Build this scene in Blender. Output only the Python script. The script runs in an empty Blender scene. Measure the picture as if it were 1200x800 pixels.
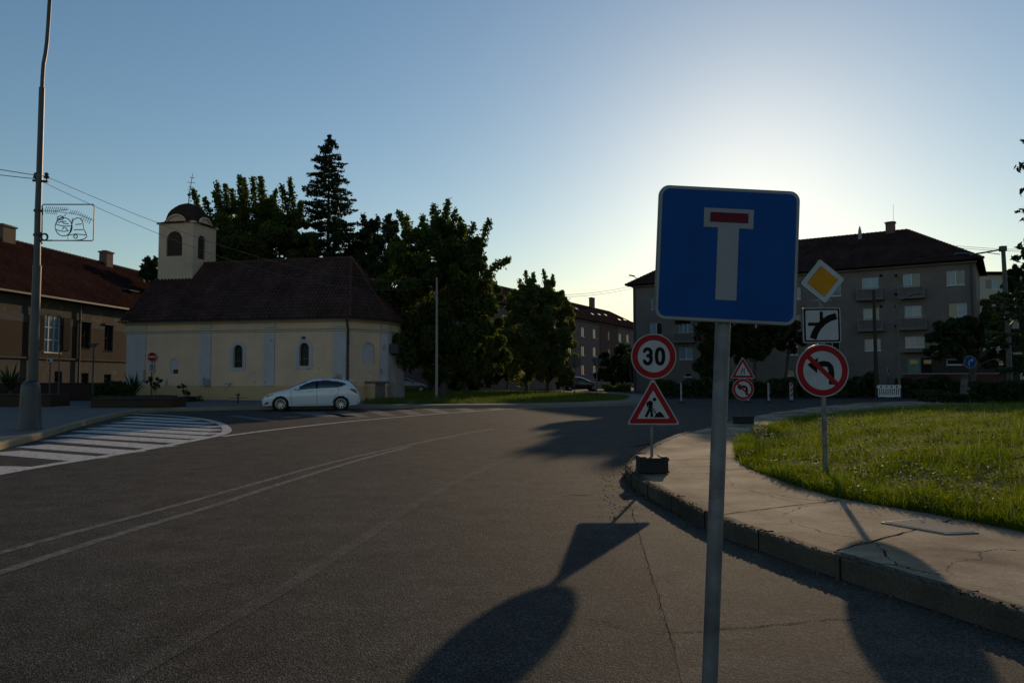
import bpy, math, random
import numpy as np
from mathutils import Matrix, Vector, geometry
random.seed(7)
RNG = np.random.default_rng(11)
S = bpy.context.scene
COL = S.collection
R = math.radians
# ------------------------------------------------------------------ camera, sky, sun, exposure
EYE, FPX = 1.58, 867.0
PITCH = math.atan(42 / FPX)
cd = bpy.data.cameras.new('camera'); cam = bpy.data.objects.new('camera', cd); COL.objects.link(cam)
cam.location = (0, 0, EYE); cam.rotation_euler = (R(90) + PITCH, 0, 0)
cd.sensor_width = 36; cd.lens = 26.01; cd.clip_start = 0.05; cd.clip_end = 5000
S.camera = cam
SUN_EL, SUN_AZ = R(15.2), R(18.3)
w = bpy.data.worlds.new('World'); S.world = w; w.use_nodes = True
nt = w.node_tree; bg = nt.nodes['Background']
sky = nt.nodes.new('ShaderNodeTexSky'); sky.sky_type = 'NISHITA'; sky.sun_disc = False
sky.sun_elevation = SUN_EL; sky.sun_rotation = SUN_AZ
sky.altitude = 200; sky.air_density = 1.3; sky.dust_density = 0.30; sky.ozone_density = 2.3
hs = nt.nodes.new('ShaderNodeHueSaturation'); hs.inputs['Saturation'].default_value = 1.12
nt.links.new(sky.outputs[0], hs.inputs['Color']); nt.links.new(hs.outputs[0], bg.inputs[0]); bg.inputs[1].default_value = 0.094
ld = bpy.data.lights.new('sun', 'SUN'); ld.energy = 2.6; ld.angle = R(0.6); ld.color = (1.0, 0.73, 0.45)
sun = bpy.data.objects.new('sun', ld); COL.objects.link(sun)
sdir = Vector((math.sin(SUN_AZ) * math.cos(SUN_EL), math.cos(SUN_AZ) * math.cos(SUN_EL), math.sin(SUN_EL)))
sun.rotation_euler = sdir.to_track_quat('Z', 'Y').to_euler()
sun.location = sdir * 300
S.view_settings.view_transform = 'Standard'; S.view_settings.look = 'None'
S.view_settings.exposure = 0.0; S.view_settings.gamma = 1.0

# ------------------------------------------------------------------ picture maths
cp, sp = math.cos(PITCH), math.sin(PITCH)
def ray(px, py):
    a, b = (px - 600) / FPX, (400 - py) / FPX
    return Vector((a, cp - b * sp, sp + b * cp))
def gp(px, py, z=0.0):
    r = ray(px, py); t = (z - EYE) / r.z
    return Vector((r.x * t, r.y * t, z))
def at(px, py, Y):
    r = ray(px, py); t = Y / r.y
    return Vector((r.x * t, Y, EYE + r.z * t))
def wallc(P, u, px, py):            # pixel -> (distance along a vertical wall, height)
    r = ray(px, py)
    det = u[0] * (-r.y) + r.x * u[1]
    s = ((0 - P[0]) * (-r.y) + r.x * (0 - P[1])) / det
    x, y = P[0] + s * u[0], P[1] + s * u[1]
    t = y / r.y
    return s, EYE + r.z * t

# ------------------------------------------------------------------ mesh builder
WM = {}
def tag(o, label=None, cat=None, group=None, kind=None):
    if label: o['label'] = label
    if cat: o['category'] = cat
    if group: o['group'] = group
    if kind: o['kind'] = kind
    return o
def thing(name, label, cat, loc=(0, 0, 0), rotz=0, group=None, rot=None):
    o = bpy.data.objects.new(name, None); COL.objects.link(o)
    o.empty_display_size = 0.2
    o.location = loc; o.rotation_euler = rot if rot else (0, 0, rotz)
    from mathutils import Euler
    WM[o.name] = Matrix.Translation(Vector(loc)) @ Euler(o.rotation_euler).to_matrix().to_4x4()
    return tag(o, label, cat, group)
class MB:
    def __init__(s): s.v = []; s.f = []; s.m = []; s.uv = None
    def add(s, vs, fs, m=0):
        n = len(s.v); s.v += [tuple(p) for p in vs]
        for f in fs: s.f.append([i + n for i in f]); s.m.append(m)
        return s
    def box(s, c, d, m=0, rz=0, M=None):
        hx, hy, hz = d[0] / 2, d[1] / 2, d[2] / 2
        vs = [Vector((x, y, z)) for x in (-hx, hx) for y in (-hy, hy) for z in (-hz, hz)]
        T = Matrix.Translation(Vector(c)) @ (M if M else Matrix.Rotation(rz, 4, 'Z'))
        return s.add([T @ p for p in vs], [(0, 1, 3, 2), (4, 6, 7, 5), (0, 4, 5, 1), (2, 3, 7, 6), (0, 2, 6, 4), (1, 5, 7, 3)], m)
    def bx(s, x0, x1, y0, y1, z0, z1, m=0):
        return s.box(((x0 + x1) / 2, (y0 + y1) / 2, (z0 + z1) / 2), (x1 - x0, y1 - y0, z1 - z0), m)
    def prism(s, poly, z0, z1, m=0):
        n = len(poly)
        vs = [(p[0], p[1], z0) for p in poly] + [(p[0], p[1], z1) for p in poly]
        return s.add(vs, [list(range(n))[::-1], list(range(n, 2 * n))] + [(i, (i + 1) % n, n + (i + 1) % n, n + i) for i in range(n)], m)
    def sheet(s, pts, m=0): return s.add(pts, [list(range(len(pts)))], m)
    def plate(s, poly, y0, y1, m=0):      # polygon in XZ, thickness y0..y1
        n = len(poly)
        vs = [(p[0], y0, p[1]) for p in poly] + [(p[0], y1, p[1]) for p in poly]
        return s.add(vs, [list(range(n)), list(range(n, 2 * n))[::-1]] + [(i, n + i, n + (i + 1) % n, (i + 1) % n) for i in range(n)], m)
    def flat(s, poly, y, m=0): return s.add([(p[0], y, p[1]) for p in poly], [list(range(len(poly)))], m)
    def ribbon(s, pts, wd, y, m=0):       # stroke in XZ at depth y
        L, Rr = [], []
        for i, p in enumerate(pts):
            a = Vector(pts[max(i - 1, 0)]); b = Vector(pts[min(i + 1, len(pts) - 1)])
            d = (b - a).normalized(); n = Vector((-d.y, d.x)); ww = wd[i] if isinstance(wd, (list, tuple)) else wd
            L.append(Vector(p) + n * ww / 2); Rr.append(Vector(p) - n * ww / 2)
        k = len(pts)
        return s.add([(p.x, y, p.y) for p in L + Rr], [(i, i + 1, k + i + 1, k + i) for i in range(k - 1)], m)
    def tube(s, pts, r, n=8, m=0, caps=True):
        pts = [Vector(p) for p in pts]; k = len(pts)
        rs = r if isinstance(r, (list, tuple)) else [r] * k
        base = len(s.v); ref = None
        for i, p in enumerate(pts):
            d = (pts[min(i + 1, k - 1)] - pts[max(i - 1, 0)]).normalized()
            if ref is None: ref = Vector((1, 0, 0)) if abs(d.x) < .8 else Vector((0, 1, 0))
            a = (ref - d * ref.dot(d)).normalized(); b = d.cross(a); ref = a
            for j in range(n):
                t = 2 * math.pi * j / n
                s.v.append(tuple(p + (a * math.cos(t) + b * math.sin(t)) * rs[i]))
        for i in range(k - 1):
            for j in range(n):
                s.f.append([base + i * n + j, base + i * n + (j + 1) % n, base + (i + 1) * n + (j + 1) % n, base + (i + 1) * n + j]); s.m.append(m)
        if caps:
            s.f.append([base + j for j in range(n)][::-1]); s.m.append(m)
            s.f.append([base + (k - 1) * n + j for j in range(n)]); s.m.append(m)
        return s
    def lathe(s, prof, c=(0, 0, 0), n=16, m=0, axis='Z'):
        base = len(s.v)
        for r_, z in prof:
            for j in range(n):
                t = 2 * math.pi * j / n
                x, y = r_ * math.cos(t), r_ * math.sin(t)
                p = (x, y, z) if axis == 'Z' else ((x, z, y) if axis == 'Y' else (z, x, y))
                s.v.append((p[0] + c[0], p[1] + c[1], p[2] + c[2]))
        for i in range(len(prof) - 1):
            for j in range(n):
                s.f.append([base + i * n + j, base + i * n + (j + 1) % n, base + (i + 1) * n + (j + 1) % n, base + (i + 1) * n + j]); s.m.append(m)
        return s
    def sweep(s, pts, prof, closed=False, m=0, ends=True):   # profile [(outward, z)] along 2-D polyline, outward = right of travel
        pts = [Vector((p[0], p[1])) for p in pts]; n = len(pts); k = len(prof); base = len(s.v)
        zs = [0] * n
        for i, p in enumerate(pts):
            a = pts[i - 1] if (i > 0 or closed) else None
            b = pts[(i + 1) % n] if (i < n - 1 or closed) else None
            d1 = (p - a).normalized() if a is not None else (b - p).normalized()
            d2 = (b - p).normalized() if b is not None else d1
            n1 = Vector((d1.y, -d1.x)); n2 = Vector((d2.y, -d2.x)); mv = (n1 + n2)
            mv = mv / max(mv.length_squared, .3) * 2
            for o_, z in prof: s.v.append((p.x + mv.x * o_, p.y + mv.y * o_, z))
        for i in range(n if closed else n - 1):
            for j in range(k):
                a = base + i * k; b = base + ((i + 1) % n) * k
                s.f.append([a + j, b + j, b + (j + 1) % k, a + (j + 1) % k]); s.m.append(m)
        if not closed and ends:
            s.f.append([base + j for j in range(k)]); s.m.append(m)
            s.f.append([base + (n - 1) * k + j for j in range(k)][::-1]); s.m.append(m)
        return s
    def build(s, name, mats, parent=None, local=False, origin=None, smooth=False, bevel=0):
        me = bpy.data.meshes.new(name)
        vs = s.v
        if parent is not None:
            P = WM.get(parent.name, Matrix())
            if not local:
                I = P.inverted(); vs = [tuple(I @ Vector(p)) for p in vs]
        elif origin is not None:
            vs = [(p[0] - origin[0], p[1] - origin[1], p[2] - origin[2]) for p in vs]
        me.from_pydata(vs, [], s.f)
        ms = mats if isinstance(mats, (list, tuple)) else [mats]
        for m_ in ms: me.materials.append(m_)
        me.polygons.foreach_set('material_index', s.m)
        if smooth: me.polygons.foreach_set('use_smooth', [True] * len(s.f))
        me.update()
        o = bpy.data.objects.new(name, me); COL.objects.link(o)
        if parent is not None: o.parent = parent; WM[o.name] = WM.get(parent.name, Matrix())
        elif origin is not None: o.location = origin; WM[o.name] = Matrix.Translation(Vector(origin))
        if bevel:
            b = o.modifiers.new('bevel', 'BEVEL'); b.width = bevel; b.segments = 2; b.limit_method = 'ANGLE'
        if smooth:
            try: me.set_sharp_from_angle(angle=R(40))
            except Exception: pass
        return o
def fast_mesh(name, V, F, mat, parent=None, origin=None, smooth=False):
    me = bpy.data.meshes.new(name)
    V = np.asarray(V, dtype=np.float32)
    if parent is not None:
        I = np.array(WM[parent.name].inverted()); V = V @ I[:3, :3].T + I[:3, 3]
    elif origin is not None: V = V - np.array(origin)
    F = np.asarray(F, dtype=np.int32); k = F.shape[1]
    me.vertices.add(len(V)); me.vertices.foreach_set('co', V.astype(np.float32).ravel())
    me.loops.add(F.size); me.loops.foreach_set('vertex_index', F.ravel())
    me.polygons.add(len(F)); me.polygons.foreach_set('loop_start', np.arange(0, F.size, k, dtype=np.int32))
    me.update(calc_edges=True); me.validate()
    me.materials.append(mat)
    o = bpy.data.objects.new(name, me); COL.objects.link(o)
    if parent is not None: o.parent = parent
    elif origin is not None: o.location = origin
    return o
def copy_tree(o, parent=None):
    c = o.copy(); COL.objects.link(c)
    if parent is not None: c.parent = parent
    for ch in [x for x in bpy.data.objects if x.parent == o]: copy_tree(ch, c)
    return c

# ------------------------------------------------------------------ materials
def mat(name, c1, c2=None, rough=.8, scale=3.0, spec=.4, bump=0, bscale=30, metal=0, c3=None, s3=.6, coord='Object', stretch=None, lo=.35, hi=.65, detail=6):
    m = bpy.data.materials.new(name); m.use_nodes = True; n = m.node_tree.nodes; l = m.node_tree.links
    b = n['Principled BSDF']; b.inputs['Roughness'].default_value = rough; b.inputs['Metallic'].default_value = metal
    b.inputs['Specular IOR Level'].default_value = spec
    b.inputs['Base Color'].default_value = (*c1, 1)
    tc = n.new('ShaderNodeTexCoord'); src = tc.outputs[coord]
    if stretch:
        mp = n.new('ShaderNodeMapping'); mp.inputs['Scale'].default_value = stretch; l.new(src, mp.inputs[0]); src = mp.outputs[0]
    def noise(sc, dt=detail):
        t = n.new('ShaderNodeTexNoise'); t.inputs['Scale'].default_value = sc; t.inputs['Detail'].default_value = dt; l.new(src, t.inputs['Vector']); return t.outputs['Fac']
    def ramp(f, a, b_):
        r = n.new('ShaderNodeMapRange'); r.inputs[1].default_value = a; r.inputs[2].default_value = b_; l.new(f, r.inputs[0]); return r.outputs[0]
    def mix(f, a, b_):
        x = n.new('ShaderNodeMix'); x.data_type = 'RGBA'; l.new(f, x.inputs[0])
        for k, q in ((6, a), (7, b_)):
            if isinstance(q, tuple): x.inputs[k].default_value = (*q, 1)
            else: l.new(q, x.inputs[k])
        return x.outputs[2]
    col = None
    if c2: col = mix(ramp(noise(scale), lo, hi), c1, c2)
    if c3: col = mix(ramp(noise(s3, 8), .5, .62), col if col else c1, c3)
    if col is not None: l.new(col, b.inputs['Base Color'])
    if bump:
        bp = n.new('ShaderNodeBump'); bp.inputs['Strength'].default_value = bump; bp.inputs['Distance'].default_value = .02
        l.new(noise(bscale, 4), bp.inputs['Height']); l.new(bp.outputs[0], b.inputs['Normal'])
    m['col'] = 0
    return m
def nodes(m): return m.node_tree.nodes, m.node_tree.links, m.node_tree.nodes['Principled BSDF']
def mk(name): 
    m = bpy.data.materials.new(name); m.use_nodes = True; return m, *nodes(m)
def N(n, t, **kw):
    x = n.new(t)
    for k, v in kw.items():
        if k.startswith('i_'):
            key = k[2:].replace('_', ' '); x.inputs[int(key) if key.isdigit() else key].default_value = v
        else: setattr(x, k, v)
    return x
M = {}
# asphalt: fine aggregate, tyre-polished streaks, patches
def asphalt(name, a, b_, c_):
    m, n, l, b = mk(name); tc = n.new('ShaderNodeTexCoord'); O = tc.outputs['Object']
    big = N(n, 'ShaderNodeTexNoise', i_Scale=.35, i_Detail=6.0); l.new(O, big.inputs['Vector'])
    r1 = N(n, 'ShaderNodeMapRange', i_1=.35, i_2=.68); l.new(big.outputs['Fac'], r1.inputs[0])
    m1 = N(n, 'ShaderNodeMix', data_type='RGBA', i_6=(*a, 1), i_7=(*b_, 1)); l.new(r1.outputs[0], m1.inputs[0])
    vo = N(n, 'ShaderNodeTexVoronoi', i_Scale=115.0); l.new(O, vo.inputs['Vector'])
    r2 = N(n, 'ShaderNodeMapRange', i_1=.0, i_2=1.0); 
    sep = n.new('ShaderNodeSeparateColor'); l.new(vo.outputs['Color'], sep.inputs[0]); l.new(sep.outputs[0], r2.inputs[0])
    pw = N(n, 'ShaderNodeMath', operation='POWER', i_1=3.0); l.new(r2.outputs[0], pw.inputs[0])
    m2 = N(n, 'ShaderNodeMix', data_type='RGBA', i_7=(*c_, 1)); l.new(pw.outputs[0], m2.inputs[0]); l.new(m1.outputs[2], m2.inputs[6])
    md = N(n, 'ShaderNodeTexNoise', i_Scale=2.2, i_Detail=8.0, i_Roughness=.7); l.new(O, md.inputs['Vector'])
    r3 = N(n, 'ShaderNodeMapRange', i_1=.3, i_2=.7, i_3=.62, i_4=1.4); l.new(md.outputs['Fac'], r3.inputs[0])
    m3 = N(n, 'ShaderNodeMix', data_type='RGBA', blend_type='MULTIPLY', i_0=1.0); l.new(m2.outputs[2], m3.inputs[6])
    cc = n.new('ShaderNodeCombineColor'); [l.new(r3.outputs[0], cc.inputs[k]) for k in range(3)]; l.new(cc.outputs[0], m3.inputs[7])
    l.new(m3.outputs[2], b.inputs['Base Color'])
    b.inputs['Roughness'].default_value = .85; b.inputs['Specular IOR Level'].default_value = .12
    bp = N(n, 'ShaderNodeBump', i_Strength=1.0, i_Distance=.009); l.new(vo.outputs['Distance'], bp.inputs['Height'])
    bn = N(n, 'ShaderNodeTexNoise', i_Scale=14.0, i_Detail=5.0); l.new(O, bn.inputs['Vector'])
    bp2 = N(n, 'ShaderNodeBump', i_Strength=.25, i_Distance=.02); l.new(bn.outputs['Fac'], bp2.inputs['Height']); l.new(bp.outputs[0], bp2.inputs['Normal'])
    l.new(bp2.outputs[0], b.inputs['Normal'])
    return m
M['asphalt'] = asphalt('asphalt', (.016, .0145, .0135), (.036, .031, .027), (.14, .127, .11))
M['asphalt_pale'] = asphalt('asphalt_pale', (.034, .031, .028), (.050, .045, .040), (.16, .145, .13))
M['asphalt_old'] = asphalt('asphalt_old', (.040, .036, .031), (.058, .052, .044), (.17, .15, .125))
# cracked concrete
def concrete(name, a, b_, crack=True):
    m, n, l, b = mk(name); tc = n.new('ShaderNodeTexCoord'); O = tc.outputs['Object']
    big = N(n, 'ShaderNodeTexNoise', i_Scale=.9, i_Detail=9.0, i_Roughness=.65); l.new(O, big.inputs['Vector'])
    r1 = N(n, 'ShaderNodeMapRange', i_1=.35, i_2=.65); l.new(big.outputs['Fac'], r1.inputs[0])
    m1 = N(n, 'ShaderNodeMix', data_type='RGBA', i_6=(*a, 1), i_7=(*b_, 1)); l.new(r1.outputs[0], m1.inputs[0])
    fine = N(n, 'ShaderNodeTexNoise', i_Scale=60.0, i_Detail=4.0); l.new(O, fine.inputs['Vector'])
    r3 = N(n, 'ShaderNodeMapRange', i_1=.3, i_2=.7, i_3=.7, i_4=1.25); l.new(fine.outputs['Fac'], r3.inputs[0])
    cc = n.new('ShaderNodeCombineColor'); [l.new(r3.outputs[0], cc.inputs[k]) for k in range(3)]
    m3 = N(n, 'ShaderNodeMix', data_type='RGBA', blend_type='MULTIPLY', i_0=1.0); l.new(m1.outputs[2], m3.inputs[6]); l.new(cc.outputs[0], m3.inputs[7])
    out = m3.outputs[2]; hgt = fine.outputs['Fac']
    if crack:
        wn = N(n, 'ShaderNodeTexNoise', i_Scale=2.3, i_Detail=5.0); l.new(O, wn.inputs['Vector'])
        va = N(n, 'ShaderNodeVectorMath', operation='MULTIPLY_ADD', i_1=(.55, .55, 0)); l.new(wn.outputs['Color'], va.inputs[0]); l.new(O, va.inputs[2])
        vo = N(n, 'ShaderNodeTexVoronoi', feature='DISTANCE_TO_EDGE', i_Scale=.62); l.new(va.outputs[0], vo.inputs['Vector'])
        mk_ = N(n, 'ShaderNodeTexNoise', i_Scale=.8, i_Detail=2.0); l.new(O, mk_.inputs['Vector'])
        th = N(n, 'ShaderNodeMapRange', i_1=.44, i_2=.68, i_3=.0, i_4=.010); l.new(mk_.outputs['Fac'], th.inputs[0])
        lt = N(n, 'ShaderNodeMath', operation='LESS_THAN'); l.new(vo.outputs['Distance'], lt.inputs[0]); l.new(th.outputs[0], lt.inputs[1])
        m4 = N(n, 'ShaderNodeMix', data_type='RGBA', i_7=(.008, .007, .006, 1)); l.new(lt.outputs[0], m4.inputs[0]); l.new(out, m4.inputs[6]); out = m4.outputs[2]
        sb = N(n, 'ShaderNodeMath', operation='SUBTRACT'); l.new(hgt, sb.inputs[0]); l.new(lt.outputs[0], sb.inputs[1]); hgt = sb.outputs[0]
    l.new(out, b.inputs['Base Color']); b.inputs['Roughness'].default_value = .9; b.inputs['Specular IOR Level'].default_value = .1
    bp = N(n, 'ShaderNodeBump', i_Strength=.5, i_Distance=.008); l.new(hgt, bp.inputs['Height']); l.new(bp.outputs[0], b.inputs['Normal'])
    return m
M['concrete'] = concrete('concrete_pavement', (.095, .068, .045), (.42, .32, .215))
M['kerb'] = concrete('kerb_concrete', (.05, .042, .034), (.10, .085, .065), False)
M['slab'] = concrete('cover_concrete', (.16, .15, .13), (.21, .20, .18), False)
M['paving'] = mat('paving', (.085, .08, .076), (.12, .112, .104), .85, 1.2, bump=.3, bscale=25)
# worn road paint
def paint(name, c, lo, hi):
    m, n, l, b = mk(name); tc = n.new('ShaderNodeTexCoord'); O = tc.outputs['Object']
    a = N(n, 'ShaderNodeTexNoise', i_Scale=7.0, i_Detail=10.0, i_Roughness=.75); l.new(O, a.inputs['Vector'])
    r = N(n, 'ShaderNodeMapRange', i_1=lo, i_2=hi); l.new(a.outputs['Fac'], r.inputs[0])
    x = N(n, 'ShaderNodeMix', data_type='RGBA', i_6=(*c, 1), i_7=(.032, .03, .028, 1)); l.new(r.outputs[0], x.inputs[0]); l.new(x.outputs[2], b.inputs['Base Color'])
    b.inputs['Roughness'].default_value = .85; b.inputs['Specular IOR Level'].default_value = .15
    v = N(n, 'ShaderNodeTexVoronoi', i_Scale=85.0); l.new(O, v.inputs['Vector'])
    bp = N(n, 'ShaderNodeBump', i_Strength=.5, i_Distance=.005); l.new(v.outputs['Distance'], bp.inputs['Height']); l.new(bp.outputs[0], b.inputs['Normal'])
    return m
M['paint'] = paint('road_paint', (.50, .475, .45), .48, .70)
M['paint_worn'] = paint('road_paint_worn', (.16, .15, .14), .42, .66)
M['paint_ghost'] = paint('road_paint_ghost', (.060, .055, .050), .36, .56)
M['seam'] = mat('seam_tar', (.008, .008, .008), rough=1, spec=0)
M['soil'] = mat('soil', (.05, .045, .03), (.035, .045, .018), .95, 2.0, bump=.6, bscale=12)
M['farground'] = mat('meadow', (.05, .06, .03), (.04, .055, .022), .95, 1.0, bump=.5, bscale=8)
def leaf(name, c1, c2, tr=.45, rough=.6):
    m, n, l, b = mk(name); out = n['Material Output']
    ge = n.new('ShaderNodeNewGeometry')
    x = N(n, 'ShaderNodeMix', data_type='RGBA', i_6=(*c1, 1), i_7=(*c2, 1)); l.new(ge.outputs['Random Per Island'], x.inputs[0]); l.new(x.outputs[2], b.inputs['Base Color'])
    b.inputs['Roughness'].default_value = rough; b.inputs['Specular IOR Level'].default_value = .12
    t = n.new('ShaderNodeBsdfTranslucent'); l.new(x.outputs[2], t.inputs[0])
    g = N(n, 'ShaderNodeHueSaturation', i_Saturation=1.15, i_Value=1.5); l.new(x.outputs[2], g.inputs['Color']); l.new(g.outputs[0], t.inputs[0])
    ms = N(n, 'ShaderNodeMixShader', i_0=tr); l.new(b.outputs[0], ms.inputs[1]); l.new(t.outputs[0], ms.inputs[2]); l.new(ms.outputs[0], out.inputs[0])
    return m
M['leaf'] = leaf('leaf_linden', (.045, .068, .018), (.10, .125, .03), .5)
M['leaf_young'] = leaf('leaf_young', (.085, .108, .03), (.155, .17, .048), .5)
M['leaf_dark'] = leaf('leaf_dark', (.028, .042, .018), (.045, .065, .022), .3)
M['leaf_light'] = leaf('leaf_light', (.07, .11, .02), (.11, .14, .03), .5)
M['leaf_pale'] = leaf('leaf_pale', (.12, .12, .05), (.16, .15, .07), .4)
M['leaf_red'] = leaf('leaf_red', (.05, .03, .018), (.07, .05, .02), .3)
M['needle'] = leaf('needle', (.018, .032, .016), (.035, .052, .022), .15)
M['grass'] = leaf('grass_blade', (.052, .092, .011), (.165, .185, .026), .6)
M['grass_dry'] = leaf('grass_straw', (.28, .25, .15), (.38, .34, .2), .3)
M['grass_far'] = leaf('grass_far', (.06, .09, .018), (.11, .13, .03), .45)
M['bark'] = mat('bark', (.05, .04, .03), (.09, .075, .06), .9, 6, bump=.8, bscale=14, stretch=(3, 3, .6))
M['galv'] = mat('galvanised_steel', (.13, .135, .145), (.19, .195, .205), .5, 14, .3, metal=.35, bump=.12, bscale=60, c3=(.10, .10, .105), s3=5)
M['lampsteel'] = mat('grey_painted_steel', (.055, .058, .065), (.04, .042, .045), .42, 2.5, .5, metal=.2, bump=.08, bscale=20)
M['dark_metal'] = mat('dark_metal', (.03, .03, .03), (.05, .045, .04), .5, 8)
M['black'] = mat('black_print', (.010, .010, .010), rough=.8, spec=.05)
M['rubber'] = mat('recycled_rubber', (.012, .012, .012), (.024, .022, .020), .8, 30, bump=.4, bscale=50)
def signmat(name, c, r=.5): return mat(name, c, tuple(x * .78 for x in c), r, 5, .12, lo=.3, hi=.8)
M['sign_white'] = signmat('sign_white', (.38, .39, .40)); M['sign_blue'] = signmat('sign_blue', (.0003, .058, .225))
M['sign_red'] = signmat('sign_red', (.27, .010, .014)); M['sign_redbar'] = signmat('sign_red_bar', (.12, .006, .016))
M['sign_yellow'] = signmat('sign_yellow', (.46, .20, .006)); M['sign_grey'] = signmat('sign_grey', (.26, .27, .28)); M['sign_shaded'] = signmat('sign_white_shaded', (.26, .265, .28))  # last one: near sign's white, darkened in place of shade from its surroundings
M['white_plastic'] = mat('white_plastic', (.6, .6, .6), (.5, .5, .49), .5, 4)
# ------------------------------------------------------------------ ground, roads, kerbs, markings
def xy(p): return (p.x, p.y)
def struct(mb, name, m, **k):
    return tag(mb.build(name, m, **k), kind='structure')
def dens(pts, step=.5):
    out = []
    for a, b in zip(pts[:-1], pts[1:]):
        a, b = Vector(a), Vector(b); k = max(1, int((b - a).length / step))
        out += [a.lerp(b, i / k) for i in range(k)]
    return out + [Vector(pts[-1])]
def smooth_line(pts, it=2):
    pts = [Vector(p) for p in pts]
    for _ in range(it):
        q = [pts[0]]
        for a, b in zip(pts[:-1], pts[1:]): q += [a.lerp(b, .25), a.lerp(b, .75)]
        pts = q + [pts[-1]]
    return pts
g = MB(); g.sheet([(-900, -400, -.06), (900, -400, -.06), (900, 1500, -.06), (-900, 1500, -.06)])
struct(g, 'ground', M['farground'])
g = MB(); g.sheet([(-70, -40, 0), (60, -40, 0), (60, 110, 0), (-70, 110, 0)])
struct(g, 'road', M['asphalt'])

# right-hand concrete pavement with its kerb
KR = [(4.6, -10), (4.0, -2), (3.7, 1), (3.4, 3), (3.08, 4.53), (2.78, 5.36), (2.46, 6.17), (2.12, 7.28)]
KR += [xy(gp(*p, .16)) for p in ((818, 598), (790, 584), (765, 571), (745, 560))]
nose = [xy(gp(*p, .16)) for p in ((735, 551), (733, 546), (737, 540), (744, 533), (752, 527))]
KF = [xy(gp(*p, .16)) for p in ((770, 518), (792, 509), (838, 497), (868, 490), (905, 482.5), (960, 475.5), (1010, 471.5), (1060, 470))]
kerbline = [Vector(p) for p in KR + nose + KF]
LN = [(861, 523), (863, 535), (868, 544), (885, 552), (910, 561), (945, 573), (980, 583), (1030, 592), (1085, 601), (1140, 611), (1190, 621)]
lawn_near = [Vector(xy(gp(*p, .16))) for p in LN][::-1]
lawn_near = [Vector(p) for p in ((8.5, -10), (6.8, -2), (5.9, 2), (5.35, 4.5), (4.95, 6.0))] + lawn_near
lawn_far = [Vector(xy(gp(*p, .2))) for p in ((870, 513), (888, 503), (912, 495), (945, 487), (985, 481), (1030, 477.5), (1080, 476), (1130, 475), (1200, 474), (1320, 473))]
pv = MB(); outer = [(p.x, p.y, .16) for p in kerbline]
far_end = gp(1400, 471.5, .16)
inner = [(12, -10, .16), (30, 0, .16), (far_end.x, far_end.y, .16)]
pv.add(outer + inner[::-1], [list(range(len(outer) + 3))])
struct(pv, 'pavement_right', M['concrete'])
kb = MB()    # kerb stones, walked so that the road is on the left-hand side
kl_ = dens(kerbline, .22); kl_ = [p + Vector((random.uniform(-.009, .009), random.uniform(-.009, .009))) for p in kl_]
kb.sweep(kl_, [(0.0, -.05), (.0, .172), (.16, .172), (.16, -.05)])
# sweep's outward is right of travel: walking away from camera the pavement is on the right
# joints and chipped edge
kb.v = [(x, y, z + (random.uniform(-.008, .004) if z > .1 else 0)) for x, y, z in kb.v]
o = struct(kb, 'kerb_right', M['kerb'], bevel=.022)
jt = MB(); acc = 0
dl = dens(kerbline, .05)
for a, b in zip(dl[:-1], dl[1:]):
    acc += (b - a).length
    if acc > 1.0:
        acc = 0; d = (b - a).normalized(); ang = math.atan2(d.y, d.x); nn = Vector((d.y, -d.x)); c = a + nn * .08
        jt.box((c.x, c.y, .086), (.005, .166, .172), rz=ang)

struct(jt, 'kerb_joints', M['seam'])
# crumbled edge: small loose stones and dirt along the kerb foot
st = MB()
for p in dl:
    if p.y < 20 and p.y > 2:
        for _ in range(2):
            if random.random() < .35:
                r_ = random.uniform(.004, .016); q = (p.x - abs(random.gauss(.02, .05)), p.y + random.uniform(-.03, .03), r_ * .5)
                st.box(q, (r_ * 2, r_ * 1.6, r_ * 1.3), rz=random.random() * 3)
for p in dl:
    if 3.5 < p.y < 14:
        for _ in range(4):
            r_ = random.uniform(.003, .011); st.box((p.x + abs(random.gauss(.01, .035)) + .01, p.y + random.uniform(-.03, .03), .172 + r_ * .2), (r_ * 2, r_ * 1.6, r_ * 1.2), rz=random.random() * 3)
for _ in range(160):
    c = gp(random.uniform(700, 760), random.uniform(548, 610)); r_ = random.uniform(.003, .010)
    st.box((c.x, c.y, r_ * .5), (r_ * 2, r_ * 1.5, r_), rz=random.random() * 3)
tag(st.build('gravel', M['kerb']), 'loose grit scattered along the foot of the right kerb', 'gravel', kind='stuff')

# lawn on the right: swelling ground + blades
NEARL = np.array([(p.x, p.y) for p in dens(lawn_near + lawn_far, .6)])
def seg_dist(P, L):
    a = L[:-1]; b = L[1:]; d = b - a; out = np.full(len(P), 1e9)
    for i in range(len(a)):
        t = np.clip(((P - a[i]) @ d[i]) / (d[i] @ d[i] + 1e-9), 0, 1)
        out = np.minimum(out, np.linalg.norm(P - (a[i] + t[:, None] * d[i]), axis=1))
    return out
def hill(P):
    d = seg_dist(P, NEARL); t = np.clip(d / 5.0, 0, 1)
    return .15 + .30 * t * t * (3 - 2 * t) + .02 * np.sin(P[:, 0] * 2.1) * np.sin(P[:, 1] * 1.7) * t
poly = lawn_near + lawn_far + [Vector((34, 8)), Vector((16, -10))]
def inpoly(P, poly):
    x, y = P[:, 0], P[:, 1]; ins = np.zeros(len(P), bool); n = len(poly)
    for i in range(n):
        a, b = poly[i], poly[(i + 1) % n]
        c = (a[1] > y) != (b[1] > y)
        with np.errstate(divide='ignore', invalid='ignore'):
            xx = (b[0] - a[0]) * (y - a[1]) / ((b[1] - a[1]) if abs(b[1] - a[1]) > 1e-12 else 1e-12) + a[0]
        ins ^= c & (x < xx)
    return ins
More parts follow.
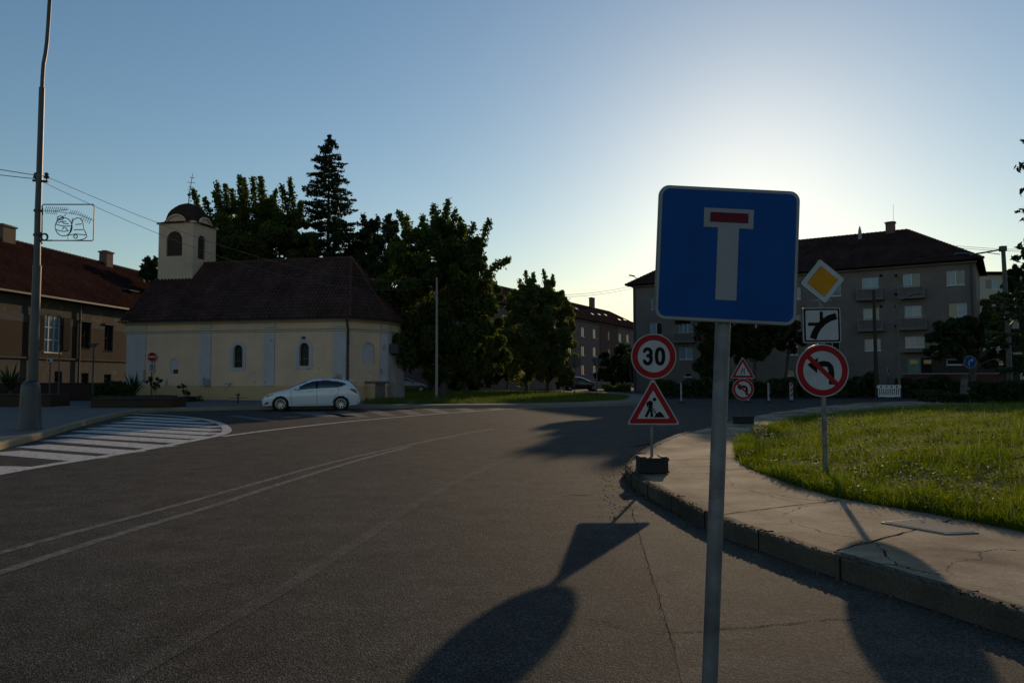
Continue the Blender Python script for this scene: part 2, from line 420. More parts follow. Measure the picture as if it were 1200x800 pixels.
def delaunay_sheet(name, poly, hfun, m, step=.8):
    bd = dens([Vector(p) for p in poly] + [Vector(poly[0])], step)[:-1]
    bdn = np.array([(p.x, p.y) for p in bd])
    lo, hi = bdn.min(0), bdn.max(0)
    gx, gy = np.meshgrid(np.arange(lo[0], hi[0], step), np.arange(lo[1], hi[1], step))
    P = np.stack([gx.ravel(), gy.ravel()], 1); P += RNG.uniform(-.1, .1, P.shape) * step
    P = P[inpoly(P, [tuple(q) for q in bdn])]
    P = P[seg_dist(P, np.vstack([bdn, bdn[:1]])) > step * .35]
    A = np.vstack([bdn, P]); k = len(bdn)
    r = geometry.delaunay_2d_cdt([Vector(q) for q in A], [(i, (i + 1) % k) for i in range(k)], [], 1, 1e-5)
    V = np.array([(q.x, q.y) for q in r[0]]); z = hfun(V)
    mb = MB(); mb.add([(a[0], a[1], b_) for a, b_ in zip(V, z)], [tuple(f) for f in r[2]])
    return struct(mb, name, m, smooth=True)
delaunay_sheet('lawn_soil', [xy(p) for p in poly], lambda V: hill(V) + .012, M['soil'])
def blades(name, poly, hfun, n, hrange, wd, m, label, weight=None, clump=0, lean=.35, zs=0):
    pn = np.array([(p[0], p[1]) for p in poly]); lo, hi = pn.min(0), pn.max(0); out = []
    tot = 0
    while tot < n:
        P = RNG.uniform(lo, hi, (n * 2, 2)); P = P[inpoly(P, [tuple(q) for q in pn])]
        if weight is not None: P = P[RNG.random(len(P)) < weight(P)]
        if len(P) == 0: break
        out.append(P); tot += len(P)
    P = np.vstack(out)[:n]; k = len(P); z = hfun(P) - .01
    patch = .75 + .35 * np.sin(P[:, 0] * 1.3 + 1.1 * np.sin(P[:, 1] * .9)) * np.sin(P[:, 1] * 1.6 + P[:, 0] * .4) + .25 * np.sin(P[:, 0] * 5.1) * np.sin(P[:, 1] * 4.3)
    h = RNG.uniform(*hrange, k) * np.clip(patch * RNG.uniform(.6, 1.35, k), .3, 1.6)
    a = RNG.uniform(0, 2 * np.pi, k); la = RNG.uniform(0, 2 * np.pi, k); ll = RNG.uniform(.05, lean, k) * 2 * h
    w_ = RNG.uniform(.6, 1.3, k) * wd; s = np.stack([np.cos(a), np.sin(a)], 1) * w_[:, None] / 2; l_ = np.stack([np.cos(la), np.sin(la)], 1) * ll[:, None]
    V = np.zeros((k, 5, 3)); 
    V[:, 0, :2] = P - s; V[:, 1, :2] = P + s; V[:, 0, 2] = V[:, 1, 2] = z
    V[:, 2, :2] = P + s * .75 + l_ * .35; V[:, 3, :2] = P - s * .75 + l_ * .35; V[:, 2, 2] = V[:, 3, 2] = z + h * .6
    V[:, 4, :2] = P + l_; V[:, 4, 2] = z + h
    i = np.arange(k)[:, None] * 5
    F = np.vstack([i + np.array([[0, 1, 2]]), i + np.array([[0, 2, 3]]), i + np.array([[3, 2, 4]])])
    o = fast_mesh(name, V.reshape(-1, 3), F, m)
    return tag(o, label, 'grass', kind='stuff')
pxy = [xy(p) for p in poly]
def wnear(P):
    d = np.linalg.norm(P, axis=1); vis = (P[:, 1] > 3) & (np.abs(P[:, 0]) < P[:, 1] * .80 + 1.5)
    return np.where(vis, np.clip((9.0 / np.maximum(d, 5)) ** 1.7, 0, 1), .02)
blades('grass', pxy, hill, 210000, (.07, .19), .0075, M['grass'], 'tall backlit green grass covering the raised lawn on the right', wnear)
blades('dry_grass', pxy, hill, 5000, (.18, .34), .006, M['grass_dry'], 'straw coloured seed stalks among the tall grass on the right', wnear, lean=.2)
# edge fringe hanging over the pavement
fr = lawn_near[4:] + lawn_far[:4]
band = [(p.x, p.y) for p in fr]
bandn = [(p.x, p.y) for p in fr]
def wedge(P): d = seg_dist(P, np.array(bandn)); return np.where((d < .55) & (P[:, 1] > 4.5), 1, 0) * np.clip(8 / P[:, 1], .2, 1)
blades('grass_fringe', pxy, hill, 22000, (.10, .26), .009, M['grass'], 'dense grass fringe along the concrete pavement edge', wedge, lean=.6)
# broad-leaved weeds and clover between the blades
def weeds(n, seed, m, size, name, label):
    rng = np.random.default_rng(seed); cl = []
    while len(cl) < n:
        P = rng.uniform([3, 5], [22, 30], (3000, 2)); P = P[inpoly(P, [tuple(q) for q in pxy])]; P = P[rng.random(len(P)) < wnear(P)]; cl += list(P)
    cl = np.array(cl[:n]); per = 22; C = np.repeat(cl, per, 0); z = np.repeat(hill(cl), per); k = len(C)
    C = np.stack([C[:, 0] + rng.normal(size=k) * .07, C[:, 1] + rng.normal(size=k) * .07, z + rng.uniform(.03, .19, k)], 1)
    n_ = k; a = rng.normal(size=(n_, 3)) * [1, 1, .5]; a /= np.linalg.norm(a, axis=1)[:, None]; b = rng.normal(size=(n_, 3)) * [1, 1, .4]; b -= (b * a).sum(1)[:, None] * a; b /= np.linalg.norm(b, axis=1)[:, None]
    s_ = size * rng.uniform(.6, 1.5, n_)[:, None]; V = np.stack([C - a * s_, C + b * s_ * .5, C + a * s_, C - b * s_ * .5], 1).reshape(-1, 3)
    tag(fast_mesh(name, V, np.arange(n_ * 4).reshape(-1, 4), M[m]), label, 'weeds', kind='stuff')
weeds(600, 61, 'grass', .018, 'lawn_weeds', 'small broad leaved weeds tangled in the tall lawn grass')
weeds(500, 62, 'leaf_dark', .02, 'dark_weeds', 'darker low weeds making dull patches in the lawn')
# little white flower heads
fl = MB()
for _ in range(28):
    a = RNG.uniform([860, 488], [1200, 600]); q = gp(a[0], a[1], .45)
    if inpoly(np.array([[q.x, q.y]]), pxy)[0]:
        z = float(hill(np.array([[q.x, q.y]]))[0]); h_ = random.uniform(.2, .36); r_ = random.uniform(.008, .02)
        fl.tube([(q.x, q.y, z), (q.x + .02, q.y, z + h_)], .0025, 4); fl.lathe([(0, z + h_), (r_, z + h_ + .004), (r_ * .6, z + h_ + .014), (0, z + h_ + .016)], (q.x + .02, q.y, 0), 6)
tag(fl.build('wild_flowers', M['grass_dry']), 'tiny pale flower heads dotted over the right lawn', 'flowers', kind='stuff')
# two pale seed-head tufts at the lawn tip
for i, (px, py, lb) in enumerate(((893, 512, 'pale tufted seed head weed at the lawn tip near the pavement'), (969, 503, 'pale tufted seed head weed right of the turn ban sign pole'))):
    c = gp(px, py + 8, .3); mb = MB()
    for _ in range(14):
        x, y = random.gauss(0, .10), random.gauss(0, .06); h_ = random.uniform(.3, .5)
        mb.tube([(x, y, 0), (x * 1.4, y, h_)], .004, 4)
        for k in range(10):
            mb.box((x * 1.4 + random.gauss(0, .02), y + random.gauss(0, .02), h_ + random.uniform(-.08, .02)), (.02, .014, .02), rz=random.random() * 3)
    z = float(hill(np.array([[c.x, c.y]]))[0])
    o = mb.build('seed_tuft', M['grass_dry']); o.location = (c.x, c.y, z)
    tag(o, lb, 'weed')

# left pavement
KL = [(-30, 4), (-22, 9), xy(gp(-220, 566, .15)), xy(gp(-90, 537, .15)), xy(gp(0, 517.5, .15)), xy(gp(50, 505.5, .15)), xy(gp(82, 496, .15)), xy(gp(112, 489, .15)), xy(gp(140, 482.6, .15)), xy(gp(160, 479.8, .15)), xy(gp(200, 478, .15)), xy(gp(300, 476, .15)), xy(gp(420, 474.8, .15)), xy(gp(500, 474.6, .15)), xy(gp(600, 474, .15)), xy(gp(700, 472, .15)), xy(gp(752, 470, .15)), xy(gp(768, 467.5, .15)), xy(gp(765, 464, .15)), xy(gp(735, 460.5, .15)), xy(gp(690, 458.6, .15)), xy(gp(600, 457.7, .15)), xy(gp(480, 457.2, .15))]
pv = MB(); lst = [(p[0], p[1], .15) for p in KL] + [(-60, 85, .15), (-60, 4, .15)]
pv.add(lst, [list(range(len(lst)))])
struct(pv, 'pavement_left', M['paving'])
kl = smooth_line(KL[:10], 1) + [Vector(p) for p in KL[10:16]] + smooth_line(KL[16:], 1)
kb = MB(); kb.sweep(kl, [(.12, .162), (.12, -.05), (-.06, -.05), (-.06, .162)])
M['kerb_left'] = mat('kerb_left', (.26, .20, .12), (.19, .16, .11), .85, 1.5, bump=.3, bscale=20)
struct(kb, 'kerb_left', M['kerb_left'], bevel=.02)
# grass island
isl = [xy(gp(*p, .17)) for p in ((425, 472.6), (500, 472.4), (600, 471.8), (680, 470.2), (730, 467.8), (738, 464.5), (700, 461.2), (640, 459.3), (560, 458.8), (440, 458.6))]
delaunay_sheet('island_soil', isl, lambda V: .17 + 0 * V[:, 0], M['soil'], 2.5)
blades('island_grass', isl, lambda V: .17 + 0 * V[:, 0], 60000, (.08, .26), .035, M['grass_far'], 'mown grass island beneath the trees beyond the road', None)

# markings
def mark(name, pts, m, z=.004): 
    mb = MB(); mb.sheet([(p[0], p[1], z) for p in pts]); return struct(mb, name, m)
def linemark(name, pxs, wd, m, z=.004, sm=2):
    pts = smooth_line([xy(gp(*p)) for p in pxs], sm); mb = MB(); L, Q = [], []
    for i, p in enumerate(pts):
        d = (pts[min(i + 1, len(pts) - 1)] - pts[max(i - 1, 0)]).normalized(); n = Vector((-d.y, d.x)); L.append(p + n * wd / 2); Q.append(p - n * wd / 2)
    k = len(pts); mb.add([(p.x, p.y, z) for p in L + Q], [(i, i + 1, k + i + 1, k + i) for i in range(k - 1)])
    return struct(mb, name, m)
# border of the near hatching, its rounded end, and the edge line going on to the right
linemark('hatching_border', [(-180, 592), (0, 554.3), (83, 541), (167, 527.5), (225, 516.5), (262, 509), (268, 503), (258, 495.5), (233, 490), (192, 486.5), (150, 484.6)], .26, M['paint'], .008)
linemark('edge_line', [(262, 511.5), (267, 510.5), (333, 502), (417, 493), (500, 486), (522, 484.3), (598, 479.2), (660, 476.8), (717, 475), (770, 473.8)], .22, M['paint'], .010)
bars = [((-60, 571), (-6, 577), ), ((-30, 549), (25, 550)), ((3, 529.5), (108, 538)), ((35, 522), (154, 530.5)), ((64, 515), (192, 524)), ((80, 509.5), (217, 517.5)), ((98, 504.5), (240, 513)), ((113, 501), (252, 508.5)), ((127, 497.8), (257, 504.3)), ((140, 494.5), (256, 500.2)), ((152, 491.5), (250, 496.2)), ((150, 488.2), (232, 492.2))]
bars = bars[1:]
hb = MB()
for (a, b) in bars:
    A, B = gp(*a), gp(*b); d = (B - A).normalized(); n = Vector((-d.y, d.x, 0)); w2 = .38 if a[1] > 500 else .34
    hb.add([A - n * w2 + Vector((0, 0, .004)), B - n * w2 + Vector((0, 0, .004)), B + n * w2 + Vector((0, 0, .004)), A + n * w2 + Vector((0, 0, .004))], [(0, 1, 2, 3)])
struct(hb, 'hatching_near', M['paint'])
hb = MB()
def strip(a, b, wpx):
    pts = [gp(a[0], a[1]), gp(a[0] + wpx, a[1]), gp(b[0] + wpx, b[1]), gp(b[0], b[1])]
    hb.add([(p.x, p.y, .004) for p in pts], [(0, 1, 2, 3)])
strip((338, 483), (378, 488.5), 42)
strip((380, 483.5), (408, 490), 18)
for x in (418, 449, 480, 512, 544, 577, 611, 645, 678, 708):
    y1 = np.interp(x, [400, 500, 600, 720], [489.8, 484.8, 478.6, 474.7]); y0 = np.interp(x, [400, 500, 600, 720], [480.5, 478.2, 475.2, 472.8])
    strip((x - (y1 - y0) * 3.4, y0), (x, y1), 17)
struct(hb, 'hatching_far', M['paint_worn'])
linemark('hatching_top_line', [(330, 483), (420, 480.4), (500, 478), (600, 475.2), (720, 472.9)], .13, M['paint_worn'], .012)
linemark('lane_dash', [(273, 487), (300, 490.5), (322, 493.5)], .45, M['paint_worn'], sm=0)
linemark('centre_line_a', [(-60, 662), (0, 648), (100, 620), (200, 594), (290, 569), (375, 545), (440, 529.5), (500, 517), (545, 508), (578, 502.5)], .115, M['paint_worn'])
linemark('centre_line_b', [(-60, 690), (0, 671), (60, 651), (125, 630), (190, 610.5), (250, 593), (315, 571), (375, 552.3), (430, 536), (480, 523.2)], .125, M['paint_worn'])
linemark('ghost_line', [(20, 870), (200, 762), (270, 724), (333, 690), (417, 636), (500, 582), (560, 552), (600, 536), (640, 522)], .15, M['asphalt_pale'])
linemark('ghost_arrow_mark', [(680, 580), (686, 562), (696, 548), (709, 536)], .26, M['asphalt_pale'])
linemark('far_edge_line', [(790, 471.6), (820, 471.6), (860, 471.4), (930, 470.6), (965, 470)], .35, M['paint_worn'])
# older asphalt beside the kerb, its seam
pts = [xy(gp(*p)) for p in ((735, 582), (741, 600), (748, 622), (760, 662), (772, 700), (790, 760), (812, 860), (850, 1050))]
pts = pts + [(3.3, 1.6), (3.36, 3), (3.04, 4.53), (2.74, 5.36), (2.42, 6.17), (2.08, 7.28)] + [xy(gp(*p)) for p in ((812, 612), (780, 598), (752, 584))]
mark('road_patch', pts, M['asphalt_old'], .003)
sm = MB(); 
for seq, wd in (([(735, 582), (741, 600), (748, 622), (760, 662), (772, 700), (790, 760)], .0022), ([(800, 741), (880, 735), (960, 727), (1005, 726)], .006), ([(690, 726), (740, 738), (800, 742)], .004), ([(742, 523), (790, 516), (812, 508)], .05)):
    pts = [Vector(xy(gp(*p))) for p in seq]; pts = dens(pts, .08); n_ = len(pts); L = []
    off = [random.uniform(-.018, .018) for _ in pts]
    for i, p in enumerate(pts):
        d = (pts[min(i + 1, n_ - 1)] - pts[max(i - 1, 0)]).normalized(); n = Vector((-d.y, d.x)); c = p + n * off[i]; hw = wd * random.uniform(.25, .8)
        L += [(c.x + n.x * hw, c.y + n.y * hw, .007), (c.x - n.x * hw, c.y - n.y * hw, .007)]
    sm.add(L, [(2 * i, 2 * i + 1, 2 * i + 3, 2 * i + 2) for i in range(n_ - 1)])
struct(sm, 'road_cracks', M['seam'])
jn = MB()
for a, b in (((755, 540), (868, 536)), ((742, 552.5), (880, 549)), ((846, 602), (985, 585)), ((975, 646), (1120, 607))):
    A, B = gp(*a, .165), gp(*b, .165); L = dens([xy(A), xy(B)], .12); n_ = len(L); d = (L[-1] - L[0]).normalized(); nn = Vector((-d.y, d.x)); V = []
    for p in L: q_ = p + nn * random.uniform(-.012, .012); hw = random.uniform(.003, .010); V += [(q_.x + nn.x * hw, q_.y + nn.y * hw, .1645), (q_.x - nn.x * hw, q_.y - nn.y * hw, .1645)]
    jn.add(V, [(2 * i, 2 * i + 1, 2 * i + 3, 2 * i + 2) for i in range(n_ - 1)])
struct(jn, 'pavement_joints', M['seam'])
# cover slab in the right pavement
q = [gp(*p, .17) for p in ((1032, 611.5), (1086, 606.5), (1147, 623.5), (1108, 625))]
c = sum(q, Vector()) / 4
root = thing('utility_cover', 'pale textured utility cover set in the concrete pavement by the grass', 'cover', (c.x, c.y, .16))
mb = MB(); mb.prism([(p.x, p.y) for p in q], .150, .172)
mb.build('frame', M['galv'], root)
mb = MB(); qq = [c + (p - c) * .93 for p in q]; mb.prism([(p.x, p.y) for p in qq], .155, .176); 
mb.build('lid', M['slab'], root)

# ------------------------------------------------------------------ signs
def rpoly(pts, r, n=5):
    out = []; k = len(pts)
    for i in range(k):
        p = Vector(pts[i]); a = (Vector(pts[i - 1]) - p).normalized(); b = (Vector(pts[(i + 1) % k]) - p).normalized()
        ang = a.angle(b); t = r / math.tan(ang / 2); c = p + (a + b).normalized() * (r / math.sin(ang / 2))
        s = p + a * t - c; e = p + b * t - c; a0 = math.atan2(s.y, s.x); a1 = math.atan2(e.y, e.x); da = (a1 - a0 + math.pi) % (2 * math.pi) - math.pi
        out += [(c.x + r * math.cos(a0 + da * j / n), c.y + r * math.sin(a0 + da * j / n)) for j in range(n + 1)]
    return out
def circ(r, n=48, cx=0, cz=0, sx=1): return [(cx + sx * r * math.cos(2 * math.pi * i / n), cz + r * math.sin(2 * math.pi * i / n)) for i in range(n)]
def tri(s, c=0): h = s * math.sqrt(3) / 2; return [(0, h * 2 / 3 + c), (-s / 2, -h / 3 + c), (s / 2, -h / 3 + c)]
E = .0016
SM = ['galv', 'sign_white', 'sign_red', 'black', 'sign_blue', 'sign_yellow', 'sign_redbar', 'sign_grey']
def mats(): return [M[k] for k in SM]
def off(poly, cx, cz): return [(x + cx, z + cz) for x, z in poly]
def blank(mb, poly): mb.plate(poly, 0, .012, 0); 
def arc(cx, cz, r, a0, a1, n=14, rz=None): return [(cx + r * math.cos(R(a0 + (a1 - a0) * i / n)), cz + (rz or r) * math.sin(R(a0 + (a1 - a0) * i / n))) for i in range(n + 1)]
def digit3(mb, cx, cz, h, w_, t, y):
    rt = h * .25
    p = [(cx - w_ * .42, cz + h * .30)] + arc(cx, cz + h / 2 - t / 2 - rt * .86, w_ / 2 - t / 2, 155, -80, 14, rt * .86)
    mb.ribbon(p, t, y, 3)
    mb.ribbon([(cx - w_ * .12, cz + h * .03), (cx + w_ * .16, cz + h * .03)], t * .85, y + .0001, 3)
    q = arc(cx, cz - h / 2 + t / 2 + rt, w_ / 2 - t / 2, 80, -155, 14, rt * 1.0) + [(cx - w_ * .44, cz - h * .27)]
    mb.ribbon(q, t, y - .0002, 3)
def digit0(mb, cx, cz, h, w_, t, y):
    mb.ribbon([(cx + (w_ - t) / 2 * math.copysign(abs(math.cos(a)) ** .75, math.cos(a)), cz + (h - t) / 2 * math.copysign(abs(math.sin(a)) ** .9, math.sin(a))) for a in [2 * math.pi * i / 36 for i in range(37)]], t, y, 3)
def ringsign(mb, r, inner, cx=0, cz=0, field=1, red=2):
    mb.plate(off(circ(r), cx, cz), 0, .012, 0)
    mb.flat(off(circ(r * .985), cx, cz), -E, 1); mb.flat(off(circ(r * .95), cx, cz), -2 * E, red); mb.flat(off(circ(inner), cx, cz), -3 * E, field)
def trisign(mb, s, cx=0, cz=0):
    mb.plate(off(rpoly(tri(s), s * .035), cx, cz), 0, .012, 0)
    mb.flat(off(rpoly(tri(s * .975), s * .035), cx, cz), -E, 1); mb.flat(off(rpoly(tri(s * .91), s * .03), cx, cz), -2 * E, 2); mb.flat(off(rpoly(tri(s * .60), s * .008, 2), cx, cz), -3 * E, 1)
def noturn(mb, r, cx, cz):
    ringsign(mb, r, r * .73, cx, cz)
    k = r / .35; y = -4 * E
    P = lambda x, z: (cx + x * k, cz + z * k)
    mb.ribbon([P(.115, -.185), P(.115, -.02), P(.105, .045), P(.075, .08), P(.02, .09), P(-.05, .078)], .075 * k, y, 3)
    mb.flat([P(-.20, .078), P(-.055, .17), P(-.075, -.035)], y - .0003, 3)
    d = r * .72; mb.ribbon([(cx - d * .74, cz + d * .74), (cx + d * .74, cz - d * .74)], .062 * k, -5 * E, 2)
def clamp(mb, z, w_=.30):
    mb.bx(-w_ / 2, w_ / 2, .012, .028, z - .015, z + .015, 0)
def tilted(name, label, cat, loc, lean, yaw=0, group=None):
    return thing(name, label, cat, loc, 0, group, rot=(0, R(lean), R(yaw)))
def local_pt(root, v):
    return WM[root.name].inverted() @ v

# 1 blue dead-end sign, very near
Y1 = 2.63
c = at(852.5, 297.5, Y1); foot = at(835, 737, Y1 + .03)
lean = math.degrees(math.atan2(c.x - foot.x, c.z - foot.z))
base = Vector((foot.x - (foot.z) * math.tan(R(lean)), Y1 + .05, 0))
root = tilted('dead_end_sign', 'large blue no through road sign on a galvanised post in the foreground', 'road sign', base, lean + .2)
mb = MB(); mb.tube([(0, 0, 0), (0, 0, 1.0), (0, 0, 2.22)], .0275, 20); mb.lathe([(.0275, 2.22), (.03, 2.222), (.03, 2.232), (0, 2.238)], n=20)
mb.build('post', M['galv'], root, local=True, smooth=True)
mb = MB(); mb.lathe([(.16, 0), (.16, .03), (.14, .05), (.05, .06), (.045, .10), (.028, .10)], n=24); mb.build('footing', M['kerb'], root, local=True)
c1 = local_pt(root, at(853.3, 298.3, Y1)); W2, H2 = .2535, .2425
mb = MB(); cx, cz = c1.x, c1.z; dy = -.042
rect = lambda a, b, x=0, z=0: [(x - a, z - b), (x + a, z - b), (x + a, z + b), (x - a, z + b)]
mb.plate(off(rpoly(rect(W2, H2), .036, 8), cx, cz), 0, .018, 0)
mb.flat(off(rpoly(rect(W2 - .0025, H2 - .0025), .034, 8), cx, cz), -E, 7)
mb.flat(off(rpoly(rect(W2 - .012, H2 - .012), .028, 8), cx, cz), -2 * E, 4)
u = 1 / 330.
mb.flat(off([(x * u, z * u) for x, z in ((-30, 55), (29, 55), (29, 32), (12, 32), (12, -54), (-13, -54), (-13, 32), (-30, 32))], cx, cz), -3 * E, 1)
mb.flat(off([(x * u, z * u) for x, z in ((-22.5, 50), (22.5, 50), (22.5, 38.5), (-22.5, 38.5))], cx, cz), -4 * E, 6)
mb.v = [(x, y + dy, z) for x, y, z in mb.v]
mb.build('sign_panel', [M['galv'], M['sign_shaded']] + mats()[2:], root, local=True)
for z in (cz - .16, cz + .16): mb = MB(); mb.bx(cx - .19, cx + .19, -.024, -.008, z - .012, z + .012); mb.lathe([(.0276, z - .014), (.033, z - .014), (.033, z + .014), (.0276, z + .014)], n=16); mb.build('bracket', M['galv'], root, local=True)
# 2 speed-limit + roadworks
b2 = gp(764, 552, .172)
root = thing('roadworks_sign_post', 'temporary post with 30 speed limit sign above a roadworks triangle, weighted by a rubber block', 'road sign', b2)
Y2 = b2.y
cc = at(765.5, 417.5, Y2); tt = at(765, 475, Y2); s2 = Y2 / FPX
mb = MB(); mb.tube([(0, 0, 0), (.0, 0, 1.4), (.02, 0, 2.05)], .022, 10); mb.build('post', M['galv'], root, local=True)
mb = MB(); cx, cz = cc.x - b2.x, cc.z - b2.z; r = 26.7 * s2
ringsign(mb, r, r * .70, cx, cz)
h_ = r * .80; digit3(mb, cx - r * .27, cz, h_, r * .46, r * .155, -4 * E); digit0(mb, cx + r * .27, cz, h_, r * .46, r * .155, -4 * E)
mb.v = [(x, y - .04, z) for x, y, z in mb.v]; mb.build('speed_limit_panel', mats(), root, local=True)
mb = MB(); s = 63.5 * s2; tz = at(765, 497.5, Y2).z - b2.z + s * .2887; cx = at(765, 480, Y2).x - b2.x
trisign(mb, s, cx, tz)
k = s; y = -4 * E; P = lambda x, z: (cx + x * k * 1.12, tz + .01 * k + (z - .0) * k * 1.15)
mb.flat(off(circ(.034 * k, 16), *P(.020, .145)), y, 3)
mb.flat([P(-.115, .09), P(-.06, .125), P(-.015, .12), P(-.005, .07), P(-.025, .0), P(-.075, -.005), P(-.07, .05), P(-.085, .055)], y, 3)
mb.ribbon([P(-.055, .005), P(-.085, -.06), P(-.125, -.135)], .048 * k, y - .0002, 3)
mb.ribbon([P(-.045, .0), P(-.03, -.055), P(-.025, -.135)], .046 * k, y - .0004, 3)
mb.ribbon([P(-.10, .085), P(-.09, .03), P(-.03, .02)], .03 * k, y - .0006, 3)
mb.ribbon([P(-.045, .055), P(.075, -.125)], .018 * k, y - .0008, 3)
mb.flat([P(.005, -.14), P(.05, -.085), P(.085, -.055), P(.115, -.05), P(.15, -.085), P(.19, -.14)], y - .001, 3)
mb.v = [(x, y_ - .035, z) for x, y_, z in mb.v]; mb.build('roadworks_panel', mats(), root, local=True)
def base_block(root, w_, d, h_, name='base_block'):
    mb = MB()
    mb.bx(-w_ / 2 + .012, w_ / 2 - .012, -d / 2 + .012, d / 2 - .012, .0, h_ * .93); mb.bx(-w_ / 2, w_ / 2, -d / 2, d / 2, h_ * .80, h_); mb.bx(-w_ / 2, w_ / 2, -d / 2, d / 2, 0, h_ * .14)
    for x in (-w_ * .36, w_ * .36): mb.bx(x - .03, x + .03, -d / 2 - .006, d / 2 + .006, h_ * .5, h_ * 1.0); mb.bx(x - .05, x + .05, -d / 2 + .04, d / 2 - .04, h_ * .95, h_ * 1.06)
    return mb.build(name, M['rubber'], root, local=True, bevel=.008)
base_block(root, .44, .42, .22)
# 3 priority + plate + no left turn
b3 = gp(967.5, 548, .30); b3.z = float(hill(np.array([[b3.x, b3.y]]))[0]) - .02
Y3 = b3.y
top = at(960, 305, Y3)
lean = math.degrees(math.atan2(top.x - b3.x, top.z - b3.z))
root = tilted('priority_sign_post', 'steel pole in the grass with yellow diamond, bend plate and no left turn sign', 'road sign', b3, lean)
mb = MB(); mb.tube([(0, 0, -.1), (0, 0, (top - b3).length)], .032, 12); mb.build('post', M['galv'], root, local=True, smooth=True)
s3 = Y3 / FPX
def loc3(px, py): v = local_pt(root, at(px, py, Y3)); return v.x, v.z
mb = MB(); cx, cz = loc3(962.3, 330); dd = 26.8 * s3
rot = lambda pl, a: [(x * math.cos(a) - z * math.sin(a), x * math.sin(a) + z * math.cos(a)) for x, z in pl]
D = lambda d_, r_: off(rot(rpoly([(0, d_), (-d_, 0), (0, -d_), (d_, 0)], r_), R(5)), cx, cz)
mb.plate(D(dd, .03), 0, .012, 3); mb.flat(D(dd * .985, .03), -E, 1); mb.flat(D(dd * .68, .004), -2 * E, 3); mb.flat(D(dd * .665, .004), -3 * E, 5)
mb.v = [(x, y - .045, z) for x, y, z in mb.v]; mb.build('priority_panel', mats(), root, local=True)
mb = MB(); cx, cz = loc3(961.5, 381.2); a = 22.6 * s3; bq = 20.8 * s3
mb.plate(off(rpoly(rect(a, bq), .03), cx, cz), 0, .012, 0); mb.flat(off(rpoly(rect(a * .97, bq * .97), .028), cx, cz), -E, 1); mb.flat(off(rpoly(rect(a * .93, bq * .93), .022), cx, cz), -2 * E, 3); mb.flat(off(rpoly(rect(a * .84, bq * .84), .018), cx, cz), -3 * E, 1)
P = lambda x, z: (cx + x * a, cz + z * bq)
mb.ribbon([P(-.48, -.76), P(-.38, -.45), P(-.2, -.12), P(.1, .2), P(.42, .40), P(.76, .50)], .34 * a, -4 * E, 3)
mb.ribbon([P(-.02, .08), P(-.02, .76)], .17 * a, -4 * E - .0003, 3); mb.ribbon([P(-.72, .06), P(-.2, .06)], .17 * a, -4 * E - .0006, 3)
mb.v = [(x, y - .045, z) for x, y, z in mb.v]; mb.build('bend_plate', mats(), root, local=True)
mb = MB(); cx, cz = loc3(962.3, 434); noturn(mb, 31 * s3, cx, cz)
mb.v = [(x, y - .045, z) for x, y, z in mb.v]; mb.build('no_left_turn_panel', mats(), root, local=True)
for py in (352, 372, 393, 408, 458): mb = MB(); z = loc3(962, py)[1]; mb.bx(-.14, .14, -.04, -.025, z - .012, z + .012); mb.lathe([(.034, z - .014), (.038, z - .014), (.038, z + .014), (.034, z + .014)], n=12); mb.build('bracket', M['galv'], root, local=True)
# 4 second temporary sign
b4 = gp(871, 496, .165); Y4 = b4.y; s4 = Y4 / FPX
root = thing('lane_narrows_sign_post', 'small temporary post with road narrows triangle above a no left turn disc', 'road sign', b4)
mb = MB(); mb.tube([(0, 0, 0), (0, 0, at(871, 420, Y4).z - b4.z)], .022, 8); mb.build('post', M['dark_metal'], root, local=True)
for dx in (-10.5, 11): mb = MB(); mb.tube([(dx * s4, .01, at(871, 455, Y4).z - b4.z), (dx * s4 * 1.05, .01, at(871, 424, Y4).z - b4.z)], .011, 6); mb.build('side_rail', M['galv'], root, local=True)
mb = MB(); s = 29.5 * s4; cz = at(871, 443.2, Y4).z - b4.z + s * .2887; trisign(mb, s, 0, cz); k = s; P = lambda x, z: (x * k, cz + z * k)
mb.ribbon([P(.05, -.13), P(.05, .12)], .035 * k, -4 * E, 3); mb.ribbon([P(-.07, -.13), P(-.07, -.03), P(-.015, .03), P(-.015, .12)], .035 * k, -4 * E, 3)
mb.v = [(x, y - .035, z) for x, y, z in mb.v]; mb.build('road_narrows_panel', mats(), root, local=True)
mb = MB(); noturn(mb, 12.6 * s4, 0, at(871, 456, Y4).z - b4.z)
mb.v = [(x, y - .035, z) for x, y, z in mb.v]; mb.build('no_left_turn_panel', mats(), root, local=True)
base_block(root, .58, .36, .22)
# 5 beacons
def beacon(px, py, yaw, label):
    b = gp(px, py, .0); root = thing('guide_beacon', label, 'beacon', b, R(yaw), 'red and white guide beacons across the road')
    mb = MB(); mb.lathe([(.0, .0), (.42, .0), (.42, .05), (.30, .10), (.08, .12), (.0, .12)], n=10); mb.v = [(x, y * .5, z) for x, y, z in mb.v]; mb.build('base', M['rubber'], root, local=True)
    mb = MB(); w_, h_ = .135, 1.12; mb.plate(off(rpoly(rect(w_, h_ / 2), .03, 3), 0, h_ / 2 + .12), -.03, .03, 1)
    for sd in (-1, 1):
        for i in range(3):
            z = .25 + i * .34; pl = [(-w_ * .86, z), (w_ * .86, z + .20), (w_ * .86, z + .38), (-w_ * .86, z + .18)]
            mb.flat([(x, zz) for x, zz in pl], sd * -.032 , 2)
    mb.build('board', mats(), root, local=True)
    mb = MB(); mb.tube([(0, 0, 1.22), (0, 0, 1.30)], .02, 6); mb.build('handle', M['dark_metal'], root, local=True)
beacon(798.5, 472, 68, 'guide beacon board turned edge-on left of the blue sign post')
beacon(852, 471.5, 60, 'guide beacon mostly hidden behind the blue sign post')
beacon(877, 471.5, 55, 'guide beacon behind the small road narrows sign')
